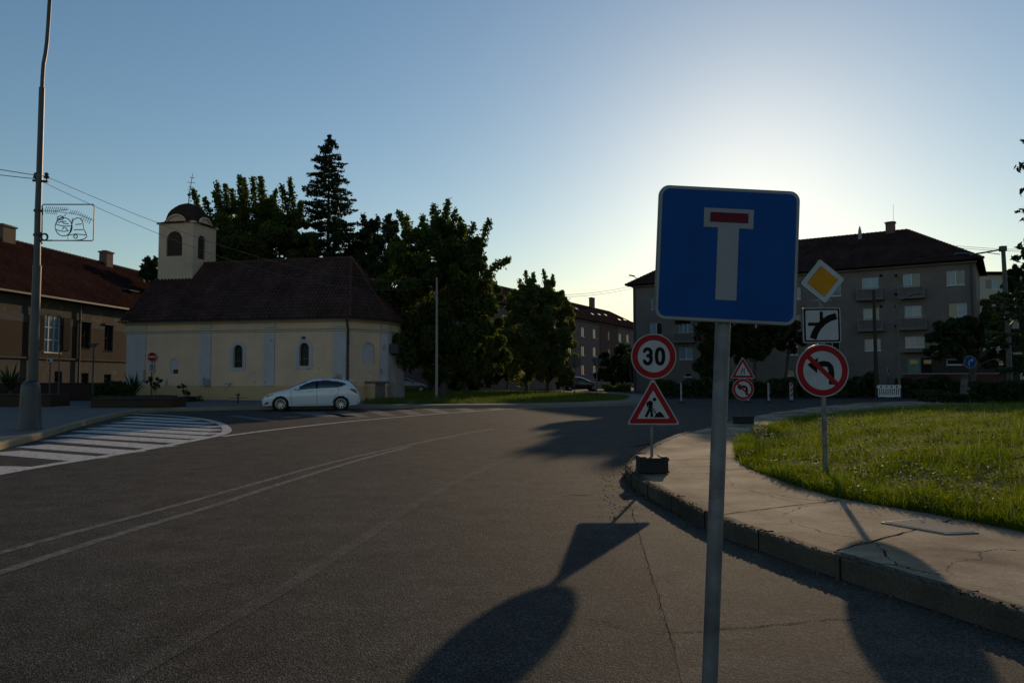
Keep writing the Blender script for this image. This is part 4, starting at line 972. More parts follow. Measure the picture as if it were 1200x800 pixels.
# meter cabinet against the apse: leans on the wall, stands on the ground
A_, B_ = l2w(F[1]), l2w(F[2]); s, z = cw2(446, 460); s = min(max(s, 1.3), 2.2); P = win_tf(F[1], F[2])
cab = thing('meter_cabinet', 'low masonry meter cabinet with brown door standing against the chapel apse', 'cabinet', chapel.location, chapel.rotation_euler[2]); 
mb = MB(); wbox(mb, P, s - .75, s - .42, 0, 1.12, -.45, -.02); wbox(mb, P, s + .42, s + .55, 0, 1.12, -.45, -.02); wbox(mb, P, s - .42, s + .42, .0, .12, -.45, -.02); mb.build('body', M['chapel'], cab, local=True)
mb = MB(); wbox(mb, P, s - .9, s + .7, 1.12, 1.24, -.55, -.02); mb.build('roof_slab', M['concrete_pole'], cab, local=True)
mb = MB(); wbox(mb, P, s - .42, s + .42, .12, 1.12, -.42, -.38); mb.build('door', M['balcony'], cab, local=True)
# tower
x0, x1, y0, y1 = .06, 2.80, 2.75, 5.3; zt = wallc(l2w((0, y0)), uc, 205, 261)[1] - .1
zb = 7.3; T = [(x0, y0), (x1, y0), (x1, y1), (x0, y1)]
mb = MB()
def tpx(px, py): s, z = wallc(l2w((x0, y0)), uc, px, py); return s, z - .1
def tpr(px, py):
    d = (-uc[1], uc[0]); s, z = wallc(l2w((x1, y0)), d, px, py); return s, z - .1
a0, a1 = tpx(195, 286)[0], tpx(213.5, 286)[0]; b0, b1 = tpx(204, 300)[1], tpx(204, 271)[1]
r0, r1 = tpr(232, 290)[0], tpr(240.5, 290)[0]; q0, q1 = tpr(236, 304)[1], tpr(236, 276)[1]
opF = (a0, a1, b0, b1, True); opR = (max(r0, .4), min(r1, y1 - y0 - .4), q0, q1, True)
for i, op in ((0, [opF]), (1, [opR]), (2, [opF]), (3, [opR])): wall(mb, T[i], T[(i + 1) % 4], zb if i != 0 else zb, zt, op, .2)
# rounded gablets over each face
tw = MB()
for i in range(4):
    A, B = T[i], T[(i + 1) % 4]; P = win_tf(A, B); L = math.dist(A, B); rr = L * .24; c_ = L / 2
    pts = [(c_ + rr * math.cos(math.pi * t / 12), zt + rr * .75 * math.sin(math.pi * t / 12)) for t in range(13)]
    mb.add([P(*p) for p in pts], [list(range(13))]); mb.add([P(*p, .35) for p in pts] + [P(*p) for p in pts], [(t, t + 1, 14 + t, 13 + t) for t in range(12)])
    outl = [(-.12, zt)] + [(c_ - rr - .16, zt)] + [(c_ - (rr + .04) * math.cos(math.pi * t / 10), zt + (rr + .04) * .75 * math.sin(math.pi * t / 10)) for t in range(11)] + [(c_ + rr + .16, zt), (L + .12, zt)]
    tw.tube([P(*p, -.03) for p in outl], .085, 6)
tow = mb.build('bell_tower', M['tower'], chapel, local=True)
tw.build('cornice', M['tower'], tow, local=True)
for i in range(4):
    A, B = T[i], T[(i + 1) % 4]; P = win_tf(A, B); op = opF if i % 2 == 0 else opR; q = MB()
    s0, s1, a, b_ = op[:4]; cc_, r = (s0 + s1) / 2, (s1 - s0) / 2
    pts = [(s0, a), (s1, a)] + [(cc_ + r * math.cos(math.pi * t / 12), b_ - r + r * math.sin(math.pi * t / 12)) for t in range(13)]
    q.add([P(*p, .16) for p in pts], [list(range(len(pts)))])
    k = 0
    z = a + .05
    while z < b_ - .05:
        hw = r if z < b_ - r else math.sqrt(max(r * r - (z - b_ + r) ** 2, 0))
        if hw > .05: wbox(q, P, cc_ - hw + .02, cc_ + hw - .02, z, z + .05, .06, .14)
        z += .13
    q.build('louvre', M['louvre'], tow, local=True)
mb = MB(); cxx, cyy = (x0 + x1) / 2, (y0 + y1) / 2; hx, hy = (x1 - x0) / 2, (y1 - y0) / 2
prof = [(1.15, -.02, 5), (1.13, .06, 5), (.98, .12, 5), (.93, .28, 4), (.91, .50, 3.6), (.87, .78, 3.2), (.78, 1.04, 2.8), (.63, 1.26, 2.5), (.47, 1.44, 2.2), (.24, 1.57, 2), (.05, 1.64, 2)]
ring = 40; base = 0; uv = []
for f_, z, e in prof:
    for j in range(ring):
        t = 2 * math.pi * j / ring; ct, st_ = math.cos(t), math.sin(t)
        mb.v.append((cxx + hx * f_ * math.copysign(abs(ct) ** (2 / e), ct), cyy + hy * f_ * math.copysign(abs(st_) ** (2 / e), st_), zt + z)); uv.append((t * 1.4, z * 1.3))
for i in range(len(prof) - 1):
    for j in range(ring): mb.f.append([i * ring + j, i * ring + (j + 1) % ring, (i + 1) * ring + (j + 1) % ring, (i + 1) * ring + j]); mb.m.append(0)
mb.f.append(list(range(ring))); mb.m.append(0)
dome = mb.build('dome', M['shingle'], tow, local=True, smooth=True); set_uv(dome, uv)
mb = MB(); zz = zt + 1.58
mb.tube([(cxx, cyy, zz - .1), (cxx + .02, cyy, zz + .6), (cxx + .28, cyy, zz + 2.2)], [.04, .03, .018], 6); mb.lathe([(0, -.13), (.10, -.08), (.13, 0), (.10, .08), (0, .13)], (cxx + .03, cyy, zz + .68), 10)
for t, hw in ((1.55, .26), (1.25, .12), (1.9, .14)):
    c_ = Vector((cxx + .02 + .26 * (t - .6) / 1.6, cyy, zz + t)); mb.tube([c_ - Vector((hw, 0, -.03)), c_ + Vector((hw, 0, -.03))], .02, 5)
    for sx in (-1, 1): mb.lathe([(0, -.04), (.04, 0), (0, .04)], tuple(c_ + Vector((sx * hw, 0, -.03 * sx))), 6)
for sx in (-1, 1): mb.tube([(cxx + .03, cyy, zz + .85), (cxx + .03 + sx * .12, cyy, zz + 1.0), (cxx + .08, cyy, zz + 1.15)], .012, 5)
mb.build('cross', M['galv'], tow, local=True)

# ------------------------------------------------------------------ generic hipped / gabled building
def hiproof(root, L, D, ze, zr, hip=(6, 6), ov=.6, m='tile_dark', roofname='roof'):
    a = (-ov, -ov, ze); b = (L + ov, -ov, ze); c = (L + ov, D + ov, ze); d = (-ov, D + ov, ze)
    e = (hip[0] if hip[0] else -ov * .4, D / 2, zr); f = (L - hip[1] if hip[1] else L + ov * .4, D / 2, zr)
    if not hip[0]: a = (-ov * .4, -ov, ze); d = (-ov * .4, D + ov, ze)
    if not hip[1]: b = (L + ov * .4, -ov, ze); c = (L + ov * .4, D + ov, ze)
    mb = MB(); uv = []
    roof_plane(mb, uv, (a, b, f, e)); roof_plane(mb, uv, (c, d, e, f)); roof_plane(mb, uv, (b, c, f)) if hip[1] else None; roof_plane(mb, uv, (d, a, e)) if hip[0] else None
    k = len(mb.v); mb.add([Vector(p) - Vector((0, 0, .12)) for p in (a, b, c, d)], [(0, 1, 2, 3)]); uv += [(0, 0)] * 4
    mb.add([a, b, c, d] + [Vector(p) - Vector((0, 0, .12)) for p in (a, b, c, d)], [(0, 1, 5, 4), (1, 2, 6, 5), (2, 3, 7, 6), (3, 0, 4, 7)]); uv += [(0, 0)] * 8
    r = mb.build(roofname, M[m], root, local=True); set_uv(r, uv)
    mb = MB(); segs = [(e, f)] + ([(e, a), (e, d)] if hip[0] else []) + ([(f, b), (f, c)] if hip[1] else [])
    for p, q in segs:
        p, q = Vector(p), Vector(q); n_ = int((q - p).length / .4)
        for i in range(n_): mb.tube([p.lerp(q, i / n_), p.lerp(q, (i + 1.1) / n_) + Vector((0, 0, .02))], [.11, .14], 6)
    mb.build('ridge_tile', M['tile_plain'], r, local=True)
    return r
def chimney(roof, x, y, z0, z1, w_=.9, m='brick'):
    mb = MB(); mb.bx(x - w_ / 2, x + w_ / 2, y - .35, y + .35, z0, z1); mb.bx(x - w_ / 2 - .08, x + w_ / 2 + .08, y - .43, y + .43, z1, z1 + .12); mb.bx(x - w_ / 2 + .1, x + w_ / 2 - .1, y - .2, y + .2, z1 + .12, z1 + .2)
    mb.build('chimney', M[m], roof, local=True)
def building(name, label, cat, P0, u, L, D, zg=0.1):
    root = thing(name, label, cat, (P0[0], P0[1], zg), math.atan2(u[1], u[0])); return root

# grey flats on the right
FR = (42.2, 67.0); FL = (14.1, 85.9); Lf = math.dist(FR, FL); uf = ((FR[0] - FL[0]) / Lf, (FR[1] - FL[1]) / Lf)
flats = building('apartment_block', 'long grey four storey block of flats with dark hipped roof behind the road signs', 'building', FL, uf, Lf, 12, 0)
def fw(px, py): return wallc(FL, uf, px, py)
zef = (fw(1146, 303)[1] + fw(760, 333)[1]) / 2
rows = {'t': (fw(1120, 334)[1], fw(1120, 317.5)[1])}
wl = []  # s0,s1,z0,z1,pane kind, balcony?
def wadd(px0, px1, py0, py1, pm, bal=None, mull=1):
    s0, z1_ = fw(px0, py0); s1, _ = fw(px1, py0); _, z0_ = fw((px0 + px1) / 2, py1); _, z1_ = fw((px0 + px1) / 2, py0); wl.append((s0, s1, z0_, z1_, pm, bal, mull))
wadd(1109, 1130, 317, 334, ['curtain', 'glass']); wadd(1112, 1133, 355, 372, ['glass', 'blind']); wadd(1108, 1130, 400, 412, ['glass', 'glass'])
wadd(1058, 1077.5, 320.5, 336, ['blind', 'glass'], 347.5); wadd(1060, 1080, 358, 372.5, ['blind', 'curtain'], 383); wadd(1060.5, 1083, 394, 407, ['curtain', 'curtain'], 0)
wadd(1010, 1029.5, 325, 338.5, ['blind', 'blind'], 350); wadd(1011.5, 1030, 361, 374.5, ['curtain', 'glass'], 387); wadd(1013, 1032, 397, 411, ['curtain', 'curtain'])
wadd(966, 985, 332, 347, ['blind', 'curtain']); wadd(966, 984, 366, 380, ['glass', 'curtain']); wadd(966, 984, 401, 415, ['glass', 'glass'])
wadd(921, 938, 337, 351, ['blind', 'curtain']); wadd(922, 938, 369, 383, ['glass', 'curtain']); wadd(921, 935, 402, 416, ['curtain', 'glass'])
wadd(878, 894, 341, 354, ['blind', 'glass'], 364); wadd(878, 894, 373, 386, ['curtain', 'glass'], 396); wadd(878, 894, 404, 418, ['glass', 'glass'])
wadd(836, 851, 345, 358, ['blind', 'glass'], 368); wadd(836, 851, 375, 388, ['curtain', 'curtain'], 398); wadd(836, 851, 406, 419, ['glass', 'curtain'])
wadd(795, 811, 349, 361, ['curtain', 'glass'], 371); wadd(795, 811, 377, 389.5, ['curtain', 'curtain'], 400, 2); wadd(796, 811.5, 407, 421, ['curtain', 'blind'], None, 1)
wadd(763, 776, 349, 362, ['curtain', 'glass']); wadd(762, 776, 378, 392, ['blind', 'glass'], None); wadd(763, 776, 410, 422, ['glass', 'glass'])
wadd(802, 810, 437, 441.5, ['glass'], None, 0); wadd(840, 848, 436, 441, ['glass'], None, 0); wadd(920, 930, 434, 440, ['glass'], None, 0)
mb = MB(); wall(mb, (0, 0), (Lf, 0), 0, zef, [(a, b, c, d, False) for a, b, c, d, *_ in wl], .14)
wall(mb, (Lf, 0), (Lf, 12), 0, zef); wall(mb, (Lf, 12), (0, 12), 0, zef); wall(mb, (0, 12), (0, 0), 0, zef)
mb.build('wall', M['flats'], flats, local=True)
nb = 0
for a, b, c, d, pm, bal, mull in wl:
    pm = (pm + pm)[:mull + 1]
    window(flats, (0, 0), (Lf, 0), a, b, c, d, .10, 'frame_white', pm, mull, 0)
    if bal:
        m_ = (a + b) / 2; hw = (b - a) / 2 + .35
        pz = [x for x in [bal]][0]; zb_ = c - 1.0
        q = MB(); q.bx(m_ - hw - .15, m_ + hw + .15, -.75, -.003, zb_ - .16, zb_); bo = q.build('balcony', M['flats_trim'], flats, local=True)
        q = MB(); q.bx(m_ - hw, m_ + hw, -.68, -.64, zb_ + .08, zb_ + .92); q.bx(m_ - hw, m_ - hw + .04, -.64, -.01, zb_ + .08, zb_ + .92); q.bx(m_ + hw - .04, m_ + hw, -.64, -.01, zb_ + .08, zb_ + .92); q.build('parapet_panel', M['balcony'], bo, local=True)
        q = MB()
        for x in (m_ - hw - .02, m_ + hw + .02): q.tube([(x, -.70, zb_), (x, -.70, zb_ + 1.0)], .03, 5)
        q.tube([(m_ - hw - .02, -.70, zb_ + 1.0), (m_ + hw + .02, -.70, zb_ + 1.0)], .035, 5); q.tube([(m_ - hw, -.70, zb_ + .04), (m_ + hw, -.70, zb_ + .04)], .03, 5)
        q.build('railing', M['sign_grey'], bo, local=True)
q = MB(); s0, z0_ = fw(1062, 413); s1, _ = fw(1090, 410); q.bx(s0 - .3, s1, -.9, -.003, z0_, z0_ + .22); q.build('porch_canopy', M['flats_trim'], flats, local=True)
s0, z0_ = fw(1064, 440); s1, z1_ = fw(1074, 418)
for k, mm in enumerate(('door_green', 'frame_dark')):
    q = MB(); q.bx(s0 + k * 1.15, s0 + k * 1.15 + 1.05, -.05, .02, z0_, z1_ - .1); dd_ = q.build('door', M[mm], flats, local=True)
    q = MB(); q.bx(s0 + k * 1.15 + .2, s0 + k * 1.15 + .85, -.056, -.05, z0_ + 1.1, z1_ - .3); q.build('pane', M['glass'], dd_, local=True)
q = MB(); s0, z0_ = fw(1097, 384); s1, z1_ = fw(1119, 379); q.bx(s0, s1, -1.2, -.003, z1_ - .25, z1_ - .1); q.build('awning', M['coping'], flats, local=True)
q = MB()
q.bx(-.02, Lf + .15, -.3, -.003, zef - .32, zef - .14); q.build('cornice', M['flats_trim'], flats, local=True)
rf = hiproof(flats, Lf, 12, zef, zef + 4.35, (6, 6), .65)
s_, _ = fw(1043, 300); chimney(rf, s_ - .6, 6, zef + 3.4, zef + 5.2, .85)
chimney(rf, 9, 6, zef + 3.4, zef + 5.0, 1.2)
q = MB(); q.lathe([(.22, zef + 3.6), (.16, zef + 4.6), (.05, zef + 5.1), (0, zef + 5.1)], (s_ - 3.4, 5.2, 0), 8); q.build('roof_vent', M['coping'], rf, local=True)
q = MB(); q.tube([(s_ - .3, 6, zef + 5), (s_ - .3, 6, zef + 7.2)], .014, 5)
q.build('antenna', M['dark_metal'], rf, local=True)
for sx in (.25, Lf - .3): MB().tube([(sx, -.12, 0), (sx, -.12, zef - .3)], .07, 6).build('downpipe', M['dark_metal'], flats, local=True)
for px in (1032.5, 1050):
    for py in (323, 345, 359, 382): s_, z_ = fw(px, py); MB().bx(s_ - .12, s_ + .12, -.02, -.001, z_ - .12, z_ + .12).build('wall_vent', M['black'], flats, local=True)

# pink terraced flats in the middle distance
PA = (-6.0, 82.1); PB = (27.0, 145.9); Lp = math.dist(PA, PB); up_ = ((PB[0] - PA[0]) / Lp, (PB[1] - PA[1]) / Lp)
pink = building('pink_apartment_block', 'dull pink and red block of flats receding behind the small trees', 'building', PA, up_, Lp, 12, 0)
def pw(px, py): return wallc(PA, up_, px, py)
zep = 10.6; wl = []; s = 4
cols = [pw(x, 400)[0] for x in (697, 714, 727, 736, 744)]; xs = cols[:]
d0 = 4.2
x = cols[0] - 5
while x > 2: xs.append(x); x -= 5.2
xs.append(pw(684, 400)[0])
for x in sorted(set(xs)):
    for r in range(3):
        z = 2.0 + r * 2.95; wl.append((x - .75, x + .75, z, z + 1.45))
wl = [q for i, q in enumerate(sorted(wl)) if q[1] < Lp - .5]
ww = []
for q in wl:
    if all(not (abs(q[0] - p[0]) < 1.8 and abs(q[2] - p[2]) < .1 and q is not p) for p in ww): ww.append(q)
sr_ = pw(703, 400)[0]; sr2 = pw(724, 400)[0]
mb = MB(); wall(mb, (0, 0), (Lp, 0), 0, zep, [(a, b, c, d, False) for a, b, c, d in ww], .15)
wall(mb, (Lp, 0), (Lp, 12), 0, zep); wall(mb, (Lp, 12), (0, 12), 0, zep); wall(mb, (0, 12), (0, 0), 0, zep); mb.build('wall', M['pink'], pink, local=True)
mb = MB(); wops = [(max(a - sr_, 0), b - sr_, c, d, False) for a, b, c, d in ww if a > sr_ + .1 and b < sr2 - .1]
wall(mb, (sr_, -.08), (sr2, -.08), 0, zep - .05, wops, .08); mb.bx(sr_, sr_ + .02, -.08, 0, 0, zep - .05); mb.build('red_bay', M['redwall'], pink, local=True)
for i, (a, b, c, d) in enumerate(ww): window(pink, (0, 0), (Lp, 0), a, b, c, d, .1, 'frame_white', ['glass', 'blind' if i % 4 == 1 else 'glass'], 1, 0)
rf = hiproof(pink, Lp, 12, zep, zep + 3.7, (6, 6), .5, 'tile_shaded')
for k in range(14):
    mb = MB()
    x = 6 + k * 4.6; y = 2.4 + (k % 3) * .5; z = zep + 3.7 * (y + .5) / 6.5; mb.box((x, y, z + .06), (.6, .5, .08), M=Matrix.Rotation(R(30), 4, 'X'))
    mb.build('skylight', M['frame_white'], rf, local=True)
s_, _ = pw(730.5, 370); chimney(rf, s_, 6, zep + 3.0, zep + 5.4, 1.2)
chimney(rf, s_ - 14, 6, zep + 3.0, zep + 4.6, 1.2)
mb = MB(); mb.bx(0, Lp, -.25, -.003, zep - .3, zep - .13); mb.build('cornice', M['flats_trim'], pink, local=True)

# far pale house at the right
ph = at(1146, 330, 112); root = building('pale_house', 'pale cream house in sunlight glimpsed right of the grey flats', 'building', (ph.x, 112), (1, 0), 9, 8, 0)
tz = at(1160, 322, 112).z; wc = (at(1164, 333, 112).x - ph.x)
mb = MB(); wz0, wz1 = at(1160, 339, 112).z, at(1160, 327, 112).z
wall(mb, (0, 0), (9, 0), 0, tz, [(wc - 1.2, wc + .9, wz0, wz1, False)], .15); wall(mb, (9, 0), (9, 8), 0, tz); wall(mb, (9, 8), (0, 8), 0, tz); wall(mb, (0, 8), (0, 0), 0, tz); mb.build('wall', M['palewall'], root, local=True)
window(root, (0, 0), (9, 0), wc - 1.2, wc + .9, wz0, wz1, .1, 'frame_white', ['glass', 'blind'], 1)
mb = MB(); mb.bx(-.4, 9.4, -.5, 8.5, tz, tz + .45); mb.build('roof', M['tile_dark'], root, local=True, bevel=.05)
# terrace wall + low white-framed windows before the flats
a_, b_ = at(1058, 437, 60), at(1175, 437, 56); root = thing('terrace_wall', 'low red garden wall with pale coping before the grey flats', 'wall', (a_.x, a_.y, 0), math.atan2(b_.y - a_.y, b_.x - a_.x))
L_ = math.dist(xy(a_), xy(b_)); mb = MB(); mb.bx(0, L_, 0, .3, 0, a_.z - .1); mb.build('wall', M['brickred'], root, local=True)
mb = MB(); mb.bx(-.05, L_ + .05, -.06, .36, a_.z - .1, a_.z + .0); mb.build('coping', M['coping'], root, local=True)
a_ = at(1092, 428, 63); b_ = at(1195, 428, 60); root = thing('garden_pergola', 'low dark lean-to with a strip of white framed windows behind the garden wall', 'lean-to', (a_.x, a_.y, 0), math.atan2(b_.y - a_.y, b_.x - a_.x))
L_ = math.dist(xy(a_), xy(b_)); zt0, zt1 = at(1100, 427.5, 63).z, at(1100, 421, 63).z
ops_ = [(1.1 + k * 1.75, 2.5 + k * 1.75, zt0, zt1, False) for k in range(4) if 2.5 + k * 1.75 < L_]
mb = MB(); wall(mb, (0, 0), (L_, 0), 0, zt1 + .25, ops_, .1); wall(mb, (L_, 0), (L_, 3), 0, zt1 + .25); wall(mb, (0, 3), (0, 0), 0, zt1 + .25); mb.build('wall', M['wood_dark'], root, local=True)
mb = MB(); mb.bx(-.3, L_ + .2, -.4, 3.2, zt1 + .25, zt1 + .35); mb.build('roof', M['dark_metal'], root, local=True)
for o_ in ops_: window(root, (0, 0), (L_, 0), *o_[:4], .05, 'frame_white', 'glass', 0)

# tenement at the left
TA = Vector((-32.75, 33.6)); ut = Vector((.077, 1)).normalized(); Lt = 37
ten = building('tenement_house', 'old two storey tenement with patchy brown plaster and tiled roof at the left edge', 'building', TA, ut, Lt, 10, .1)
def tw_(px, py): s, z = wallc(TA, ut, px, py); return s, z - .1
zet = 7.0 - .1; wl = []
def tadd(x0, x1, y0, y1): s0 = tw_(x0, y0)[0]; s1 = tw_(x1, y0)[0]; z0_ = tw_((x0 + x1) / 2, y1)[1]; z1_ = tw_((x0 + x1) / 2, y0)[1]; wl.append((s0, s1, z0_, z1_, False)); return wl[-1]
W1 = tadd(52.5, 72, 369, 413); W2_ = tadd(95.5, 106.5, 378, 408); W3 = tadd(122.5, 132.5, 381.5, 411)
for x0_, x1_, y0_, y1_ in ((41, 45, 433, 447), (64, 73, 435, 448), (95.5, 104, 437, 448.5), (122, 130.5, 438.5, 449.5)): tadd(x0_, x1_, y0_, y1_)
s_ = W1[0] - 6; 
while s_ > 2: wl.append((s_, s_ + 1.6, W2_[2], W2_[3], False)); s_ -= 5
for s_ in (W3[1] + 3.6, W3[1] + 8): wl.append((s_, s_ + 1.6, W3[2], W3[3], False))
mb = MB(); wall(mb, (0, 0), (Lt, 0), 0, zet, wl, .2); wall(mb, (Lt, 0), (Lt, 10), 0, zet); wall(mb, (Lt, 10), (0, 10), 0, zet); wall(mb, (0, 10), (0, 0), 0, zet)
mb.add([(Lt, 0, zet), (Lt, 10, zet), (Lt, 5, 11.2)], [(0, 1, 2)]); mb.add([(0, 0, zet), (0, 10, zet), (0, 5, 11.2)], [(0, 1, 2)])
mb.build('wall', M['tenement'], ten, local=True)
zs_ = tw_(20, 419)[1]; zb1 = tw_(20, 375)[1]; ups = [q for q in wl if q[2] > zs_]
mb = MB(); wall(mb, (.02, -.02), (Lt - .02, -.02), zs_ + .1, zb1 - .05, [(a - .02, b - .02, max(c, zs_ + .1), min(d, zb1 - .05), False) for a, b, c, d, _ in ups if c < zb1 - .05], .02); mb.build('painted_band', M['tenement_brown'], ten, local=True)
mb = MB(); wall(mb, (.02, -.03), (Lt - .02, -.03), zb1 - .05, zb1 + .45, [(a - .02, b - .02, zb1 - .05, min(d, zb1 + .45), False) for a, b, c, d, _ in ups if d > zb1 - .05], .03)
mb.bx(0, Lt, -.10, -.003, zs_ - .03, zs_ + .09); mb.build('string_course', M['tenement_trim'], ten, local=True)
for i, (a, b, c, d, _) in enumerate(wl):
    window(ten, (0, 0), (Lt, 0), a, b, c, d, .14, 'frame_dark' if i else 'frame_white', ('curtain' if i == 0 else 'glass'), 2 if i == 0 else 1, 2 if i == 0 else 1, label=None if i else 'wide window with pale blue panes and bars')
    if d > zs_ and i: q = MB(); q.bx(a - .15, b + .15, -.14, -.035, d + .02, d + .16); q.build('window_hood', M['tenement_trim'], ten, local=True)
for sx0, sx1 in ((W1[0] - .85, W1[0] - .1), (W1[1] + .1, W1[1] + .85)):
    q = MB(); q.bx(sx0, sx1, -.10, -.035, W1[2] + .2, W1[3] - .1)
    for k in range(16): z = W1[2] + .3 + k * (W1[3] - W1[2] - .6) / 16; q.bx(sx0 + .06, sx1 - .06, -.115, -.10, z, z + .06)
    q.build('shutter', M['frame_dark'], ten, local=True)
q = MB(); s_ = tw_(94, 400)[0] - .25; q.tube([(s_, -.12, 0), (s_, -.12, zet - .2), (s_, -.5, zet)], .07, 8); q.build('downpipe', M['dark_metal'], ten, local=True); q = MB(); s_ = tw_(34.5, 400)[0]; q.tube([(s_, -.12, 0), (s_, -.12, zet - .2)], .07, 8); q.build('downpipe', M['dark_metal'], ten, local=True)
rf = hiproof(ten, Lt, 10, zet, 11.35, (0, 0), .5, 'tile_brown')
q = MB(); q.bx(-.2, Lt + .2, -.62, -.5, zet - .1, zet + .02); q.build('gutter', M['dark_metal'], rf, local=True)
for px in (5, 124.5):
    r_ = ray(px, 290); d_ = (-ut.y, ut.x); s_ = wallc((TA.x - ut.y * 5, TA.y + ut.x * 5), ut, px, 300)[0]; chimney(rf, s_, 5, 10.6, 12.2 if px < 50 else 12.3, 1.2 if px < 50 else .9)
# roof hatch standing open
q = MB(); s_, _ = wallc((TA.x - ut.y * 2.2, TA.y + ut.x * 2.2), ut, 145.5, 345); q.box((s_, 1.7, zet + 4.4 * 2.2 / 5.5 + .18), (1.3, .9, .05), M=Matrix.Rotation(R(12), 4, 'X')); q.build('roof_hatch', M['galv'], rf, local=True)
# ------------------------------------------------------------------ poles, wires, decoration
PY = 20.3
bp_ = gp(34.5, 503, .15); YP = bp_.y
root = thing('street_lamp_post', 'tall grey steel lighting post with flared base on the left pavement', 'lamp post', bp_)
def pl(px, py): v = at(px, py, YP); return v
mb = MB(); k = YP / FPX
zc_ = lambda py: at(34, py, YP).z - bp_.z
mb.lathe([(.30, 0), (.30, .02), (.285, .10), (.265, .5), (.245, 1.0), (.235, zc_(453)), (.215, zc_(450)), (.17, zc_(447.5)), (.125, zc_(446)), (.12, zc_(446))], n=20)
mb.build('base_sleeve', M['lampsteel'], root, local=True, smooth=True)
mb = MB(); Pts = [(38.3, 446), (40.5, 400), (42.5, 340), (43.5, 312)]
mb.tube([pl(*p) for p in Pts], [.118, .116, .112, .110], 16); mb.build('lower_shaft', M['lampsteel'], root, smooth=True)
mb = MB(); mb.tube([pl(*p) for p in ((43.3, 314), (44.6, 250), (46.3, 200), (49.2, 103))], [.088, .085, .08, .074], 14); mb.tube([pl(43.3, 316), pl(43.5, 311)], .112, 14); mb.build('upper_shaft', M['lampsteel'], root, smooth=True)
mb = MB(); mb.tube([pl(49.2, 106), pl(49.8, 92), pl(51, 75), pl(53.2, 64), pl(55, 50), pl(56.5, 30), pl(58, 5), pl(60, -20), pl(72, -50)], .052, 10); mb.build('lamp_arm', M['lampsteel'], root, smooth=True)
mb = MB(); mb.tube([pl(38.5, 211.5), pl(56.5, 213)], .035, 6)
for px in (42, 54.5):
    p = pl(px, 207); mb.lathe([(.0, -.06), (.06, -.05), (.075, .0), (.04, .03), (.06, .07), (.03, .11), (0, .12)], tuple(p), 8); mb.tube([pl(px, 212), pl(px, 205)], .015, 5)
mb.build('wire_crossarm', M['dark_metal'], root)
for py in (247, 275.5): mb = MB(); mb.tube([pl(40, py), pl(49, py)], .02, 6); mb.lathe([(.095, -.03), (.11, -.03), (.11, .03), (.095, .03)], tuple(pl(44.7 if py < 260 else 44.1, py)), 12); mb.build('bracket', M['dark_metal'], root)
# wire decoration panel
def zp(x, y): return at(40 + x / 13.333, 230 + y / 13.333, YP - .02)
root = thing('christmas_light_panel', 'wire frame christmas decoration with bauble, bell and fir twig hung on the lamp post', 'decoration', zp(120, 690))
def wires(name, lines, r, m='dark_metal'):
    mb = MB(); [mb.tube([zp(*p) for p in l_], r, 5) for l_ in lines]; mb.build(name, M[m], root)
wires('frame', [[(122, 690), (125, 150), (150, 128), (920, 128), (942, 150), (925, 680), (900, 695), (122, 690)]], .016, 'lampsteel')
def arcp(cx, cy, rx, ry, a0, a1, n=16): return [(cx + rx * math.cos(R(a0 + (a1 - a0) * i / n)), cy + ry * math.sin(R(a0 + (a1 - a0) * i / n))) for i in range(n + 1)]
wires('bauble', [arcp(462, 478, 132, 142, 0, 360, 30), [(338, 435), (400, 455), (480, 468), (585, 462)], [(338, 520), (400, 540), (470, 550), (540, 535)], [(370, 410), (440, 392), (500, 395)], [(440, 395), (460, 425), (540, 432)], [(440, 520), (465, 480), (500, 500), (520, 530)], arcp(410, 340, 50, 30, 0, 360, 12), [(350, 390), (390, 350), (460, 330)]], .013)
wires('bell', [[(525, 612), (560, 560), (585, 470), (598, 400), (620, 360), (670, 338), (720, 345), (750, 380), (768, 440), (780, 520), (810, 580), (825, 625), (800, 655), (740, 680), (640, 690), (530, 690), (525, 612), (640, 590), (815, 605)], [(648, 442), (750, 432)], [(620, 525), (770, 520)], arcp(648, 630, 28, 30, 0, 360, 12), [(640, 600), (610, 632)]], .013)
tw = [[(140, 222), (300, 235), (480, 258)], [(300, 235), (420, 218), (545, 206)], [(540, 265), (700, 290), (800, 325), (930, 382)], [(480, 258), (540, 265)], [(430, 330), (480, 300), (500, 270)], [(590, 400), (600, 340)]]
for i in range(11): x = 170 + i * 32; y = 222 + i * 1.5; tw += [[(x, y), (x + 28, y - 62)]] + ([[(x, y + 4), (x + 22, y + 55)]] if i < 6 else [])
for i in range(11): x = 550 + i * 32; y = 268 + max(0, (i - 3)) * 14 + i * 2; tw += [[(x, y), (x + 32, y - 48)]] + ([[(x + 10, y + 4), (x - 18, y + 45)]] if i > 5 else [])
wires('fir_twig', tw, .008, 'coping')
wires('cable_coil', [arcp(165, 635, 50, 52, 0, 360, 14), arcp(155, 640, 52, 50, 0, 360, 14), [(110, 560), (115, 690)], [(130, 180), (132, 290)], [(115, 690), (290, 690)], [(95, 680), (125, 745)]], .02)
